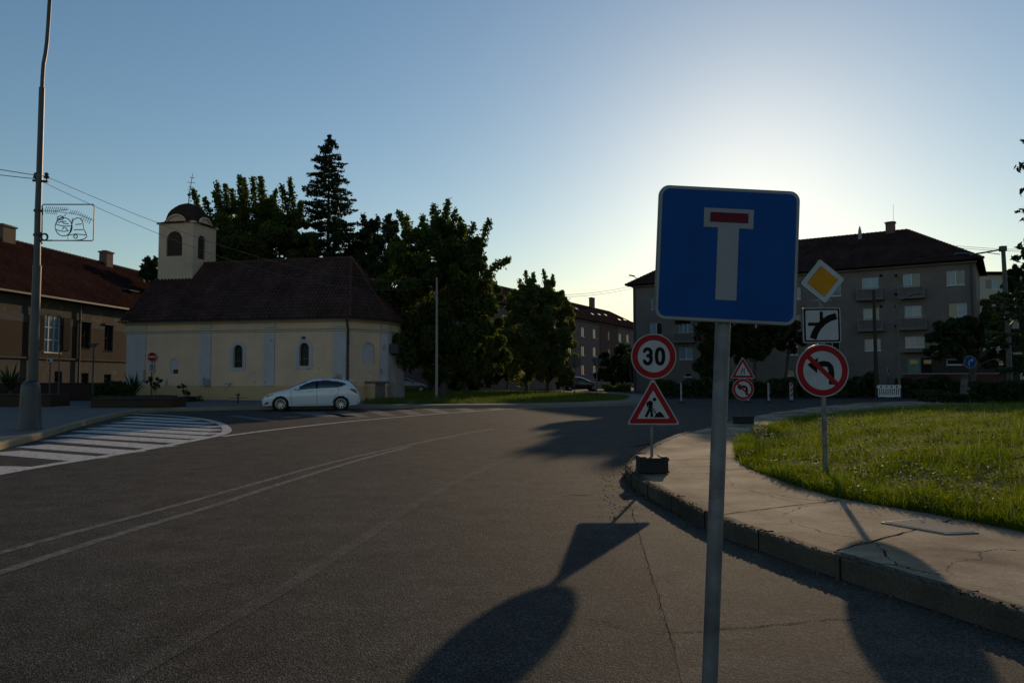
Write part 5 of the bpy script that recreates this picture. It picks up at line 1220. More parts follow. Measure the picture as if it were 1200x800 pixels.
# overhead wires
def cat_(a, b, sag, n=24): return [Vector(a).lerp(Vector(b), i / n) - Vector((0, 0, sag * 4 * (i / n) * (1 - i / n))) for i in range(n + 1)]
wp = gp(511.5, 469, .17); yw = wp.y
for i, (pA, lft, rgt, lb) in enumerate(((pl(54.5, 207), (-40, 180), (511, 326), 'upper overhead wire from the lamp post towards the chapel turret'), (pl(42, 209.5), (-40, 188), (511, 334), 'lower overhead wire from the lamp post towards the chapel turret'))):
    mb = MB(); mb.tube(cat_(pA, at(rgt[0], rgt[1], yw - .1), 1.1 + .25 * i), .007, 4); L2 = at(lft[0], lft[1], 17); mb.tube(cat_(pA, L2 + (L2 - pA) * 3, .3), .010, 4)
    o = mb.build('overhead_wire', M['dark_metal'], origin=pA); tag(o, lb, 'wire', 'overhead wires at the left')
# thin white pole
root = thing('thin_white_pole', 'thin pale steel pole standing in the grass right of the chapel', 'pole', wp); mb = MB(); mb.tube([(0, 0, 0), (0, 0, 3), (-.02, 0, at(511, 325, yw).z - wp.z)], [.09, .08, .055], 10); mb.build('shaft', M['coping'], root, local=True, smooth=True)
mb = MB(); mb.lathe([(.16, 0), (.16, .25), (.10, .3)], n=10); mb.build('base_sleeve', M['lampsteel'], root, local=True)
# modern T lamp
b = gp(108, 472, .15); k = b.y / FPX; root = thing('small_park_lamp', 'slim lamp with flat T shaped head before the old tenement', 'street lamp', b)
mb = MB(); mb.tube([(0, 0, 0), (0, 0, at(108, 404, b.y).z - b.z)], .04, 8); mb.build('post', M['dark_metal'], root, local=True)
z_ = at(108, 403, b.y).z - b.z; mb = MB(); mb.box((0, 0, z_), (10.5 * k, .3, .07)); mb.box((0, 0, z_ - .1), (5 * k, .2, .14)); mb.build('lamp_head', M['dark_metal'], root, local=True, bevel=.02)
# concrete lamp post on the right
b = gp(1184, 462, .45); b = at(1184, 458, 36); YL = b.y; b.z = .4; k = YL / FPX
root = thing('concrete_lamp_post', 'concrete lamp post with long side arm at the right edge', 'street lamp', b)
mb = MB(); mb.tube([at(1184, 470, YL), at(1181.5, 395, YL), at(1175.5, 291, YL)], [.16, .14, .11], 4); mb.build('shaft', M['concrete_pole'], root)
mb = MB(); mb.box(at(1175.3, 291.5, YL), (.26, .22, .26)); mb.tube([at(1175, 292, YL), at(1153, 296, YL + .3), at(1136, 298.5, YL + .5)], .045, 6); mb.tube([at(1172, 298, YL), at(1157, 296, YL + .2)], .02, 5); mb.build('side_arm', M['concrete_pole'], root)
mb = MB(); c = at(1129, 297.8, YL + .6); mb.lathe([(.0, -.42), (.10, -.36), (.14, -.1), (.12, .25), (.05, .4), (0, .4)], tuple(c), 10, axis='X'); mb.v = [(x, y, c.z + (z - c.z) * .5) for x, y, z in mb.v]; mb.build('lamp_head', M['lampsteel'], root)
# yellow plate on that post
c = at(1190, 377, YL - .3); o = MB().add([(-.17, 0, -.33), (.17, 0, -.33), (.17, 0, .33), (-.17, 0, .33), (-.17, .03, -.33), (.17, .03, -.33), (.17, .03, .33), (-.17, .03, .33)], [(0, 1, 2, 3), (4, 7, 6, 5), (0, 4, 5, 1), (1, 5, 6, 2), (2, 6, 7, 3), (3, 7, 4, 0)]); o.box((-.2, .05, .1), (.5, .03, .04)); o = o.build('yellow_plate', M['palewall']); o.location = c; tag(o, 'small blank yellowish plate fixed to the concrete lamp post', 'plate')
# steel lamp in front of the flats
b = gp(1054.5, 466.5, .15); YL = b.y; root = thing('curved_street_lamp', 'slim steel street lamp with short angled arm before the flats balconies', 'street lamp', b)
mb = MB(); mb.tube([at(1054.5, 466, YL), at(1052.5, 420, YL), at(1050.5, 354, YL)], [.10, .085, .06], 8); mb.build('shaft', M['concrete_pole'], root, smooth=True)
mb = MB(); mb.tube([at(1050.5, 354, YL), at(1056, 350.5, YL), at(1067, 346.5, YL)], .045, 6); mb.build('lamp_arm', M['concrete_pole'], root)
mb = MB(); c = at(1072, 344.8, YL); mb.box(c, (.75, .25, .14), M=Matrix.Rotation(R(-16), 4, 'Y')); mb.build('lamp_head', M['dark_metal'], root, bevel=.04)
# dark wooden pole
b = gp(1027.5, 464, .15); o = MB().tube([(0, 0, 0), (-.05, 0, at(1026, 340, b.y).z - b.z)], [.16, .11], 8).build('wooden_pole', M['wood_dark']); o.location = b; tag(o, 'dark wooden pole before the flats, left of the slim steel lamp', 'pole')
# swan-neck lamp beyond the flats corner
YL = 96.0; c = at(750, 340, YL); root = thing('swan_neck_lamp', 'swan neck street lamp peeking over the left corner of the grey flats roof', 'street lamp', (c.x, YL, 0))
mb = MB(); mb.tube([(c.x, YL, 0), (c.x, YL, c.z - 1.5), at(749, 333, YL), at(747, 327, YL), at(743, 324, YL)], [.12, .10, .07, .06, .05], 8); mb.build('shaft', M['dark_metal'], root, smooth=True)
mb = MB(); mb.box(at(740.5, 323, YL), (.75, .28, .14), M=Matrix.Rotation(R(10), 4, 'Y')); mb.build('lamp_head', M['dark_metal'], root)
for i, (dy, lb) in enumerate(((0, 'upper thin wire crossing the sky left of the grey flats'), (3, 'lower thin wire crossing the sky left of the grey flats'))):
    a_ = at(560, 338 + dy * .6, 75); b_ = at(748, 333 + dy, 96); o = MB().tube(cat_(a_, b_, 1.0), .02, 4).build('overhead_wire', M['dark_metal'], origin=a_); tag(o, lb, 'wire', 'overhead wires in the middle')
for i, (dy, lb) in enumerate(((0, 'upper thin wire passing behind the concrete lamp post'), (2.2, 'lower thin wire passing behind the concrete lamp post'))):
    a_ = at(1120, 288 + dy, 75); b_ = at(1320, 290 + dy, 60); o = MB().tube(cat_(a_, b_, .3), .018, 4).build('overhead_wire', M['dark_metal'], origin=a_); tag(o, lb, 'wire', 'overhead wires at the right')
# far fences & posts
def railing(name, lb, px0, px1, py0, py1, zg=.15, m='white_plastic', n=14):
    a_ = gp(px0, py1, zg); b_ = gp(px1, py1, zg); b_ = at(px1, py1, a_.y); hh = at(px0, py0, a_.y).z - a_.z
    root = thing(name, lb, 'fence', a_); L = b_.x - a_.x; mb = MB(); mb.bx(0, L, -.02, .02, hh - .06, hh); mb.bx(0, L, -.02, .02, .12, .17); mb.build('rail', M[m], root, local=True)
    for i in range(n + 1): q = MB(); x = L * i / n; q.bx(x - .02, x + .02, -.019, .019, 0 if i % 4 == 0 else .15, hh - .05); q.build('bar', M[m], root, local=True)
railing('white_fence', 'pale railing half hidden behind the sunlit bush under the big tree', 552, 578, 448, 457.6)
railing('white_fence', 'pale railing between the twin tree and the parked dark car', 648, 662, 449, 457.8, n=8)
b = gp(706, 458.3, .15); root = thing('site_barrier', 'whitish striped board barrier beside the yield sign', 'barrier', b); k = b.y / FPX
mb = MB(); mb.bx(-9.5 * k, 9.5 * k, -.03, .03, 2.5 * k, 11 * k); mb.build('board', M['coping'], root, local=True)
for x in (-6.5, -1, 4.5): MB().bx((x - 1) * k, (x + 1.6) * k, -.05, -.031, 4 * k, 9.6 * k).build('stripe', M['flats_trim'], root, local=True)
[MB().bx(x * k - .05, x * k + .05, -.25, .25, 0, 2.5 * k).build('foot', M['dark_metal'], root, local=True) for x in (-8, 8)]
b = gp(595, 457.6, .15); k = b.y / FPX; root = thing('stone_post', 'slender pale stone post with rounded top beyond the grass island', 'post', b)
mb = MB(); mb.lathe([(.16, 0), (.17, .3), (.12, .9), (.13, 10.5 * k - .3), (.10, 10.5 * k - .2)], n=8); mb.build('shaft', M['coping'], root, local=True); mb = MB(); mb.lathe([(.09, 10.5 * k - .22), (.14, 10.5 * k - .08), (.11, 10.5 * k + .06), (0, 10.5 * k + .12)], n=8); mb.build('cap', M['coping'], root, local=True)
# low planters at the left
def lowwall(name, lb, px0, px1, py, top, dep, m, zg=.15, cat='planter'):
    a_ = gp(px0, py, zg); b_ = at(px1, py, a_.y); hh = at(px0, top, a_.y).z - zg; root = thing(name, lb, cat, a_); L = b_.x - a_.x
    mb = MB(); mb.bx(0, L, 0, dep, 0, hh); mb.bx(.02, L - .02, -.03, dep + .03, hh - .10, hh + .002); mb.build('wall', M[m], root, local=True, bevel=.02); return root, L, hh
r_, L_, h_ = lowwall('planter', 'long low brown planter kerb before the chapel corner', 106, 201, 477.5, 466, 1.6, 'tenement_brown')
r_, L_, h_ = lowwall('planter', 'low ochre planter behind the lamp post base', -60, 59, 476.3, 462, 1.6, 'tenement_brown')
M['hedge_wall'] = plaster('dark_wall', (.05, .025, .022), (.035, .022, .018))
a_ = at(-60, 470, 42.5); b_ = at(148, 470, 47.3); root = thing('garden_wall', 'dark reddish garden wall along the foot of the tenement', 'wall', (a_.x, a_.y, .1), math.atan2(b_.y - a_.y, b_.x - a_.x)); L_ = math.dist(xy(a_), xy(b_)); hh = at(60, 448.5, 45).z - .1
mb = MB(); mb.bx(0, L_, 0, .25, 0, hh - .06); mb.build('wall', M['hedge_wall'], root, local=True); mb = MB(); mb.bx(0, L_, -.04, .29, hh - .06, hh); mb.build('coping', M['frame_dark'], root, local=True)
# small bollard light at the chapel
b = gp(279, 472.5, .15); o = MB().lathe([(.10, 0), (.08, .05), (.05, .08), (.05, .42), (.11, .44), (.11, .52), (0, .54)], n=8).box((0, 0, .30), (1.0, .05, .03)).build('water_tap', M['dark_metal']); o.location = b; tag(o, 'small dark standpipe with crossbar at the foot of the chapel wall', 'standpipe')

# ------------------------------------------------------------------ cars
M['car_white'] = mat('car_paint_white', (.58, .60, .64), rough=.22, spec=.6); M['car_dark'] = mat('car_paint_dark', (.02, .024, .03), rough=.2, spec=.6); M['car_grey'] = mat('car_paint_grey', (.10, .11, .12), rough=.22, spec=.6)
for k_ in ('car_white', 'car_dark', 'car_grey'): M[k_].node_tree.nodes['Principled BSDF'].inputs['Coat Weight'].default_value = .6
M['car_glass'] = mat('car_glass', (.012, .014, .016), rough=.05, spec=.8); M['tyre'] = mat('tyre', (.015, .015, .015), rough=.8); M['rim'] = mat('alloy', (.45, .45, .46), rough=.3, metal=.8); M['tail'] = mat('tail_lens', (.12, .01, .012), rough=.15, spec=.7); M['lens'] = mat('head_lens', (.16, .18, .2), rough=.1, spec=.8)
def car(name, label, loc, rotz, paint_, group=None, detail=True):
    root = thing(name, label, 'car', loc, rotz, group)
    ip = lambda tbl, x: float(np.interp(x, [t[0] for t in tbl], [t[1] for t in tbl]))
    top = [(0, .50), (.04, .60), (.14, .70), (.35, .80), (.7, .90), (1.0, .965), (1.22, 1.02), (1.5, 1.17), (1.85, 1.345), (2.15, 1.45), (2.45, 1.495), (2.8, 1.50), (3.3, 1.47), (3.75, 1.405), (3.98, 1.35), (4.08, 1.24), (4.2, 1.05), (4.30, .93), (4.38, .80), (4.42, .55)]
    belt = [(0, .48), (.14, .62), (.35, .72), (.8, .83), (1.2, .90), (2.0, .95), (3.2, 1.02), (3.9, 1.05), (4.2, .94), (4.35, .78), (4.42, .53)]
    hw = [(0, .50), (.06, .60), (.18, .71), (.4, .80), (.8, .87), (1.2, .895), (3.3, .90), (3.8, .87), (4.1, .82), (4.3, .74), (4.42, .58)]
    bot = [(0, .30), (.1, .22), (.5, .18), (3.8, .20), (4.2, .26), (4.42, .36)]
    NX, NL, NU = 171, 22, 18; wx = (.86, 3.55); wr = .365; V = []; 
    for i in range(NX):
        x = 4.42 * i / (NX - 1); T, B, H, Z = ip(top, x), ip(belt, x), ip(hw, x), ip(bot, x); B = min(B, T - .005); row = []
        for j in range(3): row.append((H * .88 * j / 3, Z))
        for j in range(NL):
            t = j / (NL - 1); z = Z + (B - Z) * t; y = H * (.90 + .10 * math.sin(math.pi * min(t * .95 + .02, 1)) ** .6 if t < .9 else .955 + (.0)) ; row.append((H * (1 - .10 * (1 - t) ** 3 - .035 * t ** 4), z))
        yb = row[-1][0]
        for j in range(1, NU + 1):
            th = math.pi / 2 * j / NU; cab = min(max((T - B) / .4, 0), 1); e = .30 + .22 * cab
            row.append((yb * max(math.cos(th), 0) ** e, B + (T - B) * math.sin(th) ** 1.0))
        V.append([(x, y, z) for y, z in row])
    K = len(V[0]); body = MB(); glass = MB(); seam = MB()
    sidewin = [(1.42, .955), (1.62, 1.07), (1.95, 1.25), (2.3, 1.36), (2.8, 1.405), (3.3, 1.37), (3.66, 1.29), (3.78, 1.22), (3.55, 1.10), (3.3, 1.055), (2.4, 1.0)]
    def inp(x, z, pl_): return bool(inpoly(np.array([[x, z]]), pl_)[0])
    idx = {}
    for sgn in (1, -1):
        base = len(body.v); body.v += [(x, y * sgn, z) for r in V for x, y, z in r]; gb = len(glass.v); glass.v += [(x, y * sgn * 1.0 + sgn * .003, z + .002) for r in V for x, y, z in r]
        for i in range(NX - 1):
            for j in range(K - 1):
                q = [V[i][j], V[i + 1][j], V[i + 1][j + 1], V[i][j + 1]]; cx, cy, cz = [sum(p[a] for p in q) / 4 for a in range(3)]
                if j < 3 + NL - 1 and cy > .0 and any((cx - w_) ** 2 + (cz - .32) ** 2 < wr ** 2 for w_ in wx) and cz > .1 and (j > 2 or cy > .55): continue
                f_ = [i * K + j, (i + 1) * K + j, (i + 1) * K + j + 1, i * K + j + 1]
                side = j >= 3 + NL - 2 and inp(cx, cz, sidewin) and cy > .5
                ws = 1.30 < cx < 1.98 and j > 3 + NL + 4 and cy < .62 and cz > 1.04
                rw = 4.0 < cx < 4.22 and cz > 1.06 and cy < .58
                if side or ws or rw:
                    if side and 2.42 < cx < 2.50: body.f.append([base + k for k in f_]); body.m.append(1)
                    else: glass.f.append([gb + k for k in f_]); glass.m.append(0)
                else: body.f.append([base + k for k in f_]); body.m.append(1 if cz < .235 else 0)
    b_ = body.build('body', [M[paint_], M['black']], root, local=True, smooth=True)
    glass.build('window_glass', M['car_glass'], root, local=True, smooth=True)
    q = MB(); q.bx(.35, 4.1, -.62, .62, .22, .60)
    for w_ in wx: q.lathe([(.375, -.84), (.375, -.55), (.0, -.55)], (w_, 0, .32), 20, axis='Y'); q.lathe([(.375, .84), (.375, .55), (.0, .55)], (w_, 0, .32), 20, axis='Y')
    q.build('underbody', M['black'], root, local=True)
    for w_ in wx:
        for sg in (-1, 1):
            q = MB(); y0 = .66 * sg; y1 = .865 * sg; q.lathe([(.0, y0), (.30, y0), (.325, y0 + .03 * sg), (.325, y1 - .04 * sg), (.30, y1), (.225, y1)], (w_, 0, .325), 28, axis='Y'); wh = q.build('wheel', M['tyre'], root, local=True, smooth=True)
            q = MB(); q.lathe([(.228, y1 - .002), (.215, y1 + .004 * sg), (.205, y1 - .02 * sg), (.19, y1 - .06 * sg)], (w_, 0, .325), 28, axis='Y')
            for k in range(10):
                a = 2 * math.pi * k / 10 + .1; c, s = math.cos(a), math.sin(a); t = .016
                q.add([(w_ + c * r0 - s * t * k1, y1 - dd * sg, .325 + s * r0 + c * t * k1) for r0, dd in ((.03, .02), (.212, .008)) for k1 in (-1, 1)], [(0, 1, 3, 2)])
            q.lathe([(.045, y1 - .02 * sg), (.03, y1 - .008 * sg), (0, y1 - .008 * sg)], (w_, 0, .325), 12, axis='Y'); q.build('rim', M['rim'], wh, local=True)
    def skin(x, z):       # side surface y at (x,z)
        H = ip(hw, x); Z = ip(bot, x); B = ip(belt, x); t = min(max((z - Z) / (B - Z), 0), 1); return H * (1 - .10 * (1 - t) ** 3 - .035 * t ** 4)
    for sg in (-1, 1):
        def patch(pts, name_, m_, lift=.008):
            q = MB(); c = (sum(p[0] for p in pts) / len(pts), sum(p[1] for p in pts) / len(pts)); P_ = [(x, (skin(x, z) + lift) * sg, z) for x, z in pts]; cc_ = (c[0], (skin(*c) + lift + .012) * sg, c[1])
            n_ = len(P_); q.add(P_ + [cc_], [(k, (k + 1) % n_, n_) for k in range(n_)]); q.build(name_, M[m_], root, local=True, smooth=True)
        patch([(.10, .58), (.2, .69), (.40, .755), (.55, .79), (.50, .71), (.30, .62)], 'headlight', 'lens')
        patch([(.12, .30), (.18, .37), (.30, .42), (.33, .37), (.25, .30)], 'fog_recess', 'black')
        patch([(3.93, .98), (4.02, 1.03), (4.22, .96), (4.33, .83), (4.30, .78), (4.1, .86)], 'tail_light', 'tail')
        q = MB(); q.lathe([(0, -.11), (.06, -.08), (.075, 0), (.06, .07), (0, .09)], (1.62, (skin(1.6, .93) + .10) * sg, 1.02), 8, axis='X'); q.box((1.66, (skin(1.6, .93) + .02) * sg, .98), (.06, .12, .04)); q.build('wing_mirror', M[paint_], root, local=True, smooth=True)
        for x in (2.18, 3.12): q = MB(); q.box((x, (skin(x, .90) + .012) * sg, .895), (.19, .03, .032)); q.build('door_handle', M[paint_], root, local=True, bevel=.008)
        for ln in ([(1.36, .93), (1.30, .70), (1.34, .32)], [(2.46, .98), (2.47, .6), (2.44, .28)], [(3.5, 1.04), (3.40, .82), (3.24, .62), (3.12, .30)], [(1.36, .29), (3.1, .29)]):
            pts = [(x, (skin(x, z) + .001) * sg, z) for x, z in dens_xz(ln)]; seam.tube(pts, .006, 4)
    seam.build('door_gap', M['black'], b_, local=True)
    for x, z, y in ((-.012, .52, 0), (4.432, .60, 0)):
        q = MB(); q.box((x, 0, z), (.02, .50, .11)); q.build('number_plate', M['sign_white'], root, local=True)
    q = MB(); q.box((.0, 0, .38), (.06, .9, .14)); q.build('grille', M['black'], root, local=True)
    q = MB(); q.box((4.02, 0, 1.385), (.22, 1.0, .03), M=Matrix.Rotation(R(14), 4, 'Y')); q.tube([(3.6, 0, 1.42), (3.68, 0, 1.50)], .02, 5); q.build('spoiler', M[paint_], root, local=True, bevel=.01)
    return root
def dens_xz(l_):
    out = []
    for a, b in zip(l_[:-1], l_[1:]): out += [(a[0] + (b[0] - a[0]) * k / 8, a[1] + (b[1] - a[1]) * k / 8) for k in range(8)]
    return out + [l_[-1]]
# white hatchback: front axle px 329, rear axle px 400
Yc = 35.2
fa = at(328.5, 479.8, 34.75); ra = at(399.5, 480.2, 35.3)
dx = Vector((ra.x - fa.x, ra.y - fa.y, 0)); sc = dx.length / 2.69; d = dx.normalized(); side = Vector((-d.y, d.x, 0)); org = Vector((fa.x, fa.y, 0)) - d * .86 * sc + side * .87
cw_ = car('parked_car', 'white five door hatchback parked before the chapel wall', org, math.atan2(d.y, d.x), 'car_white'); cw_.scale = (sc, 1, sc)
WM[cw_.name] = WM[cw_.name]
b = at(499, 458, 72); car('parked_car', 'dark car parked in the shade just right of the chapel apse', (b.x + .2, 71.5, .15), R(180 + 22), 'car_grey')
b = gp(704, 457.6, .15); car('parked_car', 'black car beyond the grass island left of the yield sign', (b.x + .1, b.y + 2, .15), R(180 + 10), 'car_dark')
# ------------------------------------------------------------------ trees
def leafcloud(C, size, rng, jit=.35, flat=.0, asp=.6):
    n = len(C); a = rng.normal(size=(n, 3)); a[:, 2] *= (1 - flat); a /= np.linalg.norm(a, axis=1)[:, None]
    b = rng.normal(size=(n, 3)); b -= (b * a).sum(1)[:, None] * a; b /= np.linalg.norm(b, axis=1)[:, None]
    s = size * rng.uniform(1 - jit, 1 + jit, n)[:, None]
    V = np.stack([C - a * s, C + b * s * asp, C + a * s, C - b * s * asp], 1).reshape(-1, 3)
    F = np.arange(n * 4).reshape(-1, 4); return V, F
def trunkmesh(root, base, top, r0, r1, limbs, rng, wob=.12):
    mb = MB(); base, top = Vector(base), Vector(top); k = 7; pts = []
    for i in range(k): t = i / (k - 1); p = base.lerp(top, t); pts.append(p + (Vector((rng.normal(), rng.normal(), 0)) * wob * (0 < i) * .6))
    mb.tube(pts, [r0 * 1.35] + [r0 + (r1 - r0) * i / (k - 1) for i in range(1, k)], 9)
    mb.build('trunk', M['bark'], root, smooth=True)
    for c, rr in limbs:
        lb = MB()
        s = pts[int(rng.integers(2, k - 1))]; c = Vector(c); m_ = s.lerp(c, .5) + Vector((rng.normal() * .3, rng.normal() * .3, rng.uniform(.1, .6)))
        lb.tube([s, s.lerp(m_, .5) + Vector((0, 0, .1)), m_, c], [rr, rr * .8, rr * .55, rr * .2], 6)
        lb.build('limb', M['bark'], root, smooth=True)
def tree(name, label, base, Y, blobs, n, leaf_m, lsize, trunk=.22, fingers=(), spread=.6, group=None, seed=1, cat='tree', trunk_top=None, shell=.45, notrunk=False):
    rng = np.random.default_rng(seed); k = Y / FPX
    root = thing(name, label, cat, base, 0, group)
    C = []; cent = []; wts = np.array([r * r for _, _, r in blobs]); wts = wts / wts.sum()
    for (px, py, r), w_ in zip(blobs, wts):
        R_ = r * k; nd = max(1, int(round(2 * spread + .5)))
        c = at(px, py, Y + rng.uniform(-1, 1) * spread * R_); cent.append((c, R_))
        m = int(n * w_)
        # sub-clumps
        ns = max(6, int(14 * R_ / 1.5)); sd = rng.normal(size=(ns, 3)); sd /= np.linalg.norm(sd, axis=1)[:, None]; sd = sd * (rng.uniform(.25, 1, ns) ** .5)[:, None]
        sc_ = np.array(c) + sd * R_ * np.array([.85, 1.15, .85]); sr_ = R_ * rng.uniform(.20, .42, ns)
        ch = rng.integers(0, ns, m); o = rng.normal(size=(m, 3)); o /= np.linalg.norm(o, axis=1)[:, None]; o *= (rng.uniform(0, 1, m) ** .45)[:, None]
        C.append(sc_[ch] + o * sr_[ch][:, None])
    shoots = []
    for f in fingers:
        fb = MB(); shoots.append(fb)
        (x0, y0), (x1, y1) = f[:2]; dy = rng.uniform(-1, 1); a = at(x0, y0, Y + dy); b = at(x1, y1, Y + dy + rng.uniform(-.5, .5)); nn = max(30, int((b - a).length * 150 * (f[2] if len(f) > 2 else 1)))
        fb.tube([a, a.lerp(b, .5) + Vector((rng.normal() * .08, 0, .05)), b], [.05, .035, .012], 5)
        t = rng.uniform(0, 1.0, nn) ** .9; o = rng.normal(size=(nn, 3)) * (.24 * (1.15 - .8 * t))[:, None] * (f[3] if len(f) > 3 else 1)
        C.append(np.array(a) + (np.array(b) - np.array(a)) * t[:, None] + o)
    C = np.vstack(C); V, F = leafcloud(C, lsize, rng)
    if not notrunk:
        tt = trunk_top if trunk_top is not None else sum((c for c, _ in cent), Vector()) / len(cent)
        trunkmesh(root, Vector(base) - Vector((0, 0, .1)), tt, trunk, trunk * .45, [(c, min(trunk * .5, .05 * R_ + .03)) for c, R_ in cent], rng)
    for fb in shoots: fb.build('shoot', M['bark'], root)
    o = fast_mesh('crown', V, F, M[leaf_m], root)
    return root
def onground(px, py, z=.15): return gp(px, py, z)
# big lime tree right of the chapel
b = onground(519, 466, .17)
tree('lime_tree', 'large dark broad tree right of the chapel with ragged top shoots', b, b.y, [(470, 330, 38), (505, 310, 42), (540, 330, 38), (488, 370, 40), (530, 375, 42), (565, 365, 30), (500, 415, 38), (545, 415, 34), (470, 400, 34), (520, 285, 26), (485, 290, 26), (550, 300, 22), (572, 395, 26), (580, 420, 20), (487, 418, 16), (560, 330, 22), (515, 268, 15), (533, 276, 16), (497, 274, 14), (553, 290, 14), (515, 440, 20), (545, 438, 18), (583, 345, 12)], 110000, 'leaf', .12, .30,
     [((505, 290), (513, 249)), ((518, 285), (525, 235), 1.2), ((500, 285), (494, 252)), ((530, 285), (540, 255)), ((512, 280), (508, 240)), ((525, 280), (534, 246)), ((545, 295), (556, 262)), ((558, 300), (574, 258)), ((565, 322), (597, 303), 1.2), ((486, 280), (466, 248)), ((480, 285), (476, 255)), ((545, 310), (568, 285)), ((535, 285), (548, 268))], seed=3)
# tree between chapel roof and spruce
b = at(437, 460, 63); b.z = .15
tree('broadleaf_tree', 'rounded dark tree showing above the chapel roof right of the spruce', b, 63, [(430, 290, 24), (455, 285, 22), (440, 320, 32), (470, 315, 24), (415, 310, 20), (445, 360, 30), (432, 268, 12), (455, 265, 11)], 34000, 'leaf_dark', .15, .3, [((430, 275), (425, 252)), ((450, 270), (457, 252)), ((440, 270), (443, 254))], seed=4)
# walnut behind the chapel with finger shoots
b = at(300, 460, 60); b.z = .15
fg = [((262, 260), (254, 213)), ((268, 255), (264, 216)), ((275, 250), (271, 222)), ((285, 255), (281, 206)), ((290, 250), (286, 210)), ((300, 250), (296, 208)), ((310, 250), (305, 207), 1.3), ((318, 255), (323, 222)), ((345, 262), (340, 210)), ((340, 262), (330, 218)), ((250, 270), (240, 232)), ((262, 262), (251, 226)), ((240, 275), (226, 222)), ((246, 270), (231, 240)), ((280, 245), (290, 225)), ((330, 262), (318, 232)), ((350, 265), (352, 238))]
tree('walnut_tree', 'wide dark tree behind the chapel roof with upright finger like shoots', b, 60, [(270, 275, 30), (300, 265, 28), (330, 275, 26), (250, 285, 22), (290, 300, 34), (330, 305, 32), (358, 290, 22), (255, 310, 24), (310, 245, 14), (285, 248, 12), (345, 320, 26), (300, 335, 30), (264, 252, 13), (300, 243, 14), (322, 252, 13), (278, 245, 12), (343, 258, 12), (240, 262, 11), (355, 270, 13)], 78000, 'leaf', .13, .35, fg, seed=5)
b = at(170, 460, 66); b.z = .15
tree('walnut_sapling', 'small leafy tree top peeking out left of the chapel turret', b, 66, [(178, 322, 9), (188, 330, 12), (182, 345, 12)], 2500, 'leaf_dark', .2, .15, [((176, 318), (172, 302)), ((174, 322), (167, 312)), ((182, 320), (181, 303)), ((176, 326), (166, 320))], seed=6)
# twin small trees
for (x, y, bl, fgs, sd, lb) in ((618, 459.2, [(610, 360, 18), (622, 345, 16), (615, 385, 22), (600, 400, 20), (625, 410, 24), (605, 430, 20), (596, 372, 12), (628, 435, 16), (590, 415, 14), (588, 395, 11), (632, 375, 16), (634, 400, 18), (612, 340, 12), (622, 332, 9), (600, 358, 12), (632, 350, 12), (585, 430, 12)], [((620, 345), (616, 318), 1, .8), ((624, 345), (625, 320), 1, .8), ((605, 360), (600, 340)), ((612, 350), (609, 328))], 7, 'left one of two small upright trees beyond the island'),
                        (641, 459, [(645, 360, 18), (640, 345, 14), (650, 385, 20), (640, 405, 22), (660, 400, 14), (650, 425, 20), (665, 420, 12), (662, 440, 12), (648, 445, 10), (655, 370, 13), (665, 385, 12), (668, 400, 12), (655, 350, 10), (645, 334, 9), (636, 340, 11), (662, 365, 12), (638, 430, 18)], [((642, 345), (637, 316), 1, .8), ((646, 345), (648, 322), 1, .8), ((656, 370), (664, 350)), ((662, 385), (672, 372))], 8, 'right one of two small upright trees beyond the island')):
    b = onground(x, y, .15); tree('young_tree', lb, b, b.y, bl, 38000, 'leaf_young', .125, .16, fgs, seed=sd)
# lit bush under the big tree and one at its right
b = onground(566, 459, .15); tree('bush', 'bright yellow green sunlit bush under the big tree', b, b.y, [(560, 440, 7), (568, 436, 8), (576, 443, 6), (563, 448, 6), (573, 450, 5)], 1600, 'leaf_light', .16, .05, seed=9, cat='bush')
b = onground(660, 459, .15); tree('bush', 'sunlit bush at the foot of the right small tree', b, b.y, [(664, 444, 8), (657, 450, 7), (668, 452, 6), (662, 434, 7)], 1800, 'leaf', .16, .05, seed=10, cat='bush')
# dark background trees between chapel and lime tree, behind
b = at(500, 455, 78); b.z = .15
tree('background_tree', 'dark tree mass behind the big lime tree', b, 78, [(480, 400, 34), (520, 410, 34), (560, 405, 32), (515, 435, 20), (540, 438, 24), (580, 430, 24), (590, 395, 22), (560, 350, 24)], 14000, 'leaf_dark', .34, .3, seed=12)
b = at(345, 455, 74); b.z = .15
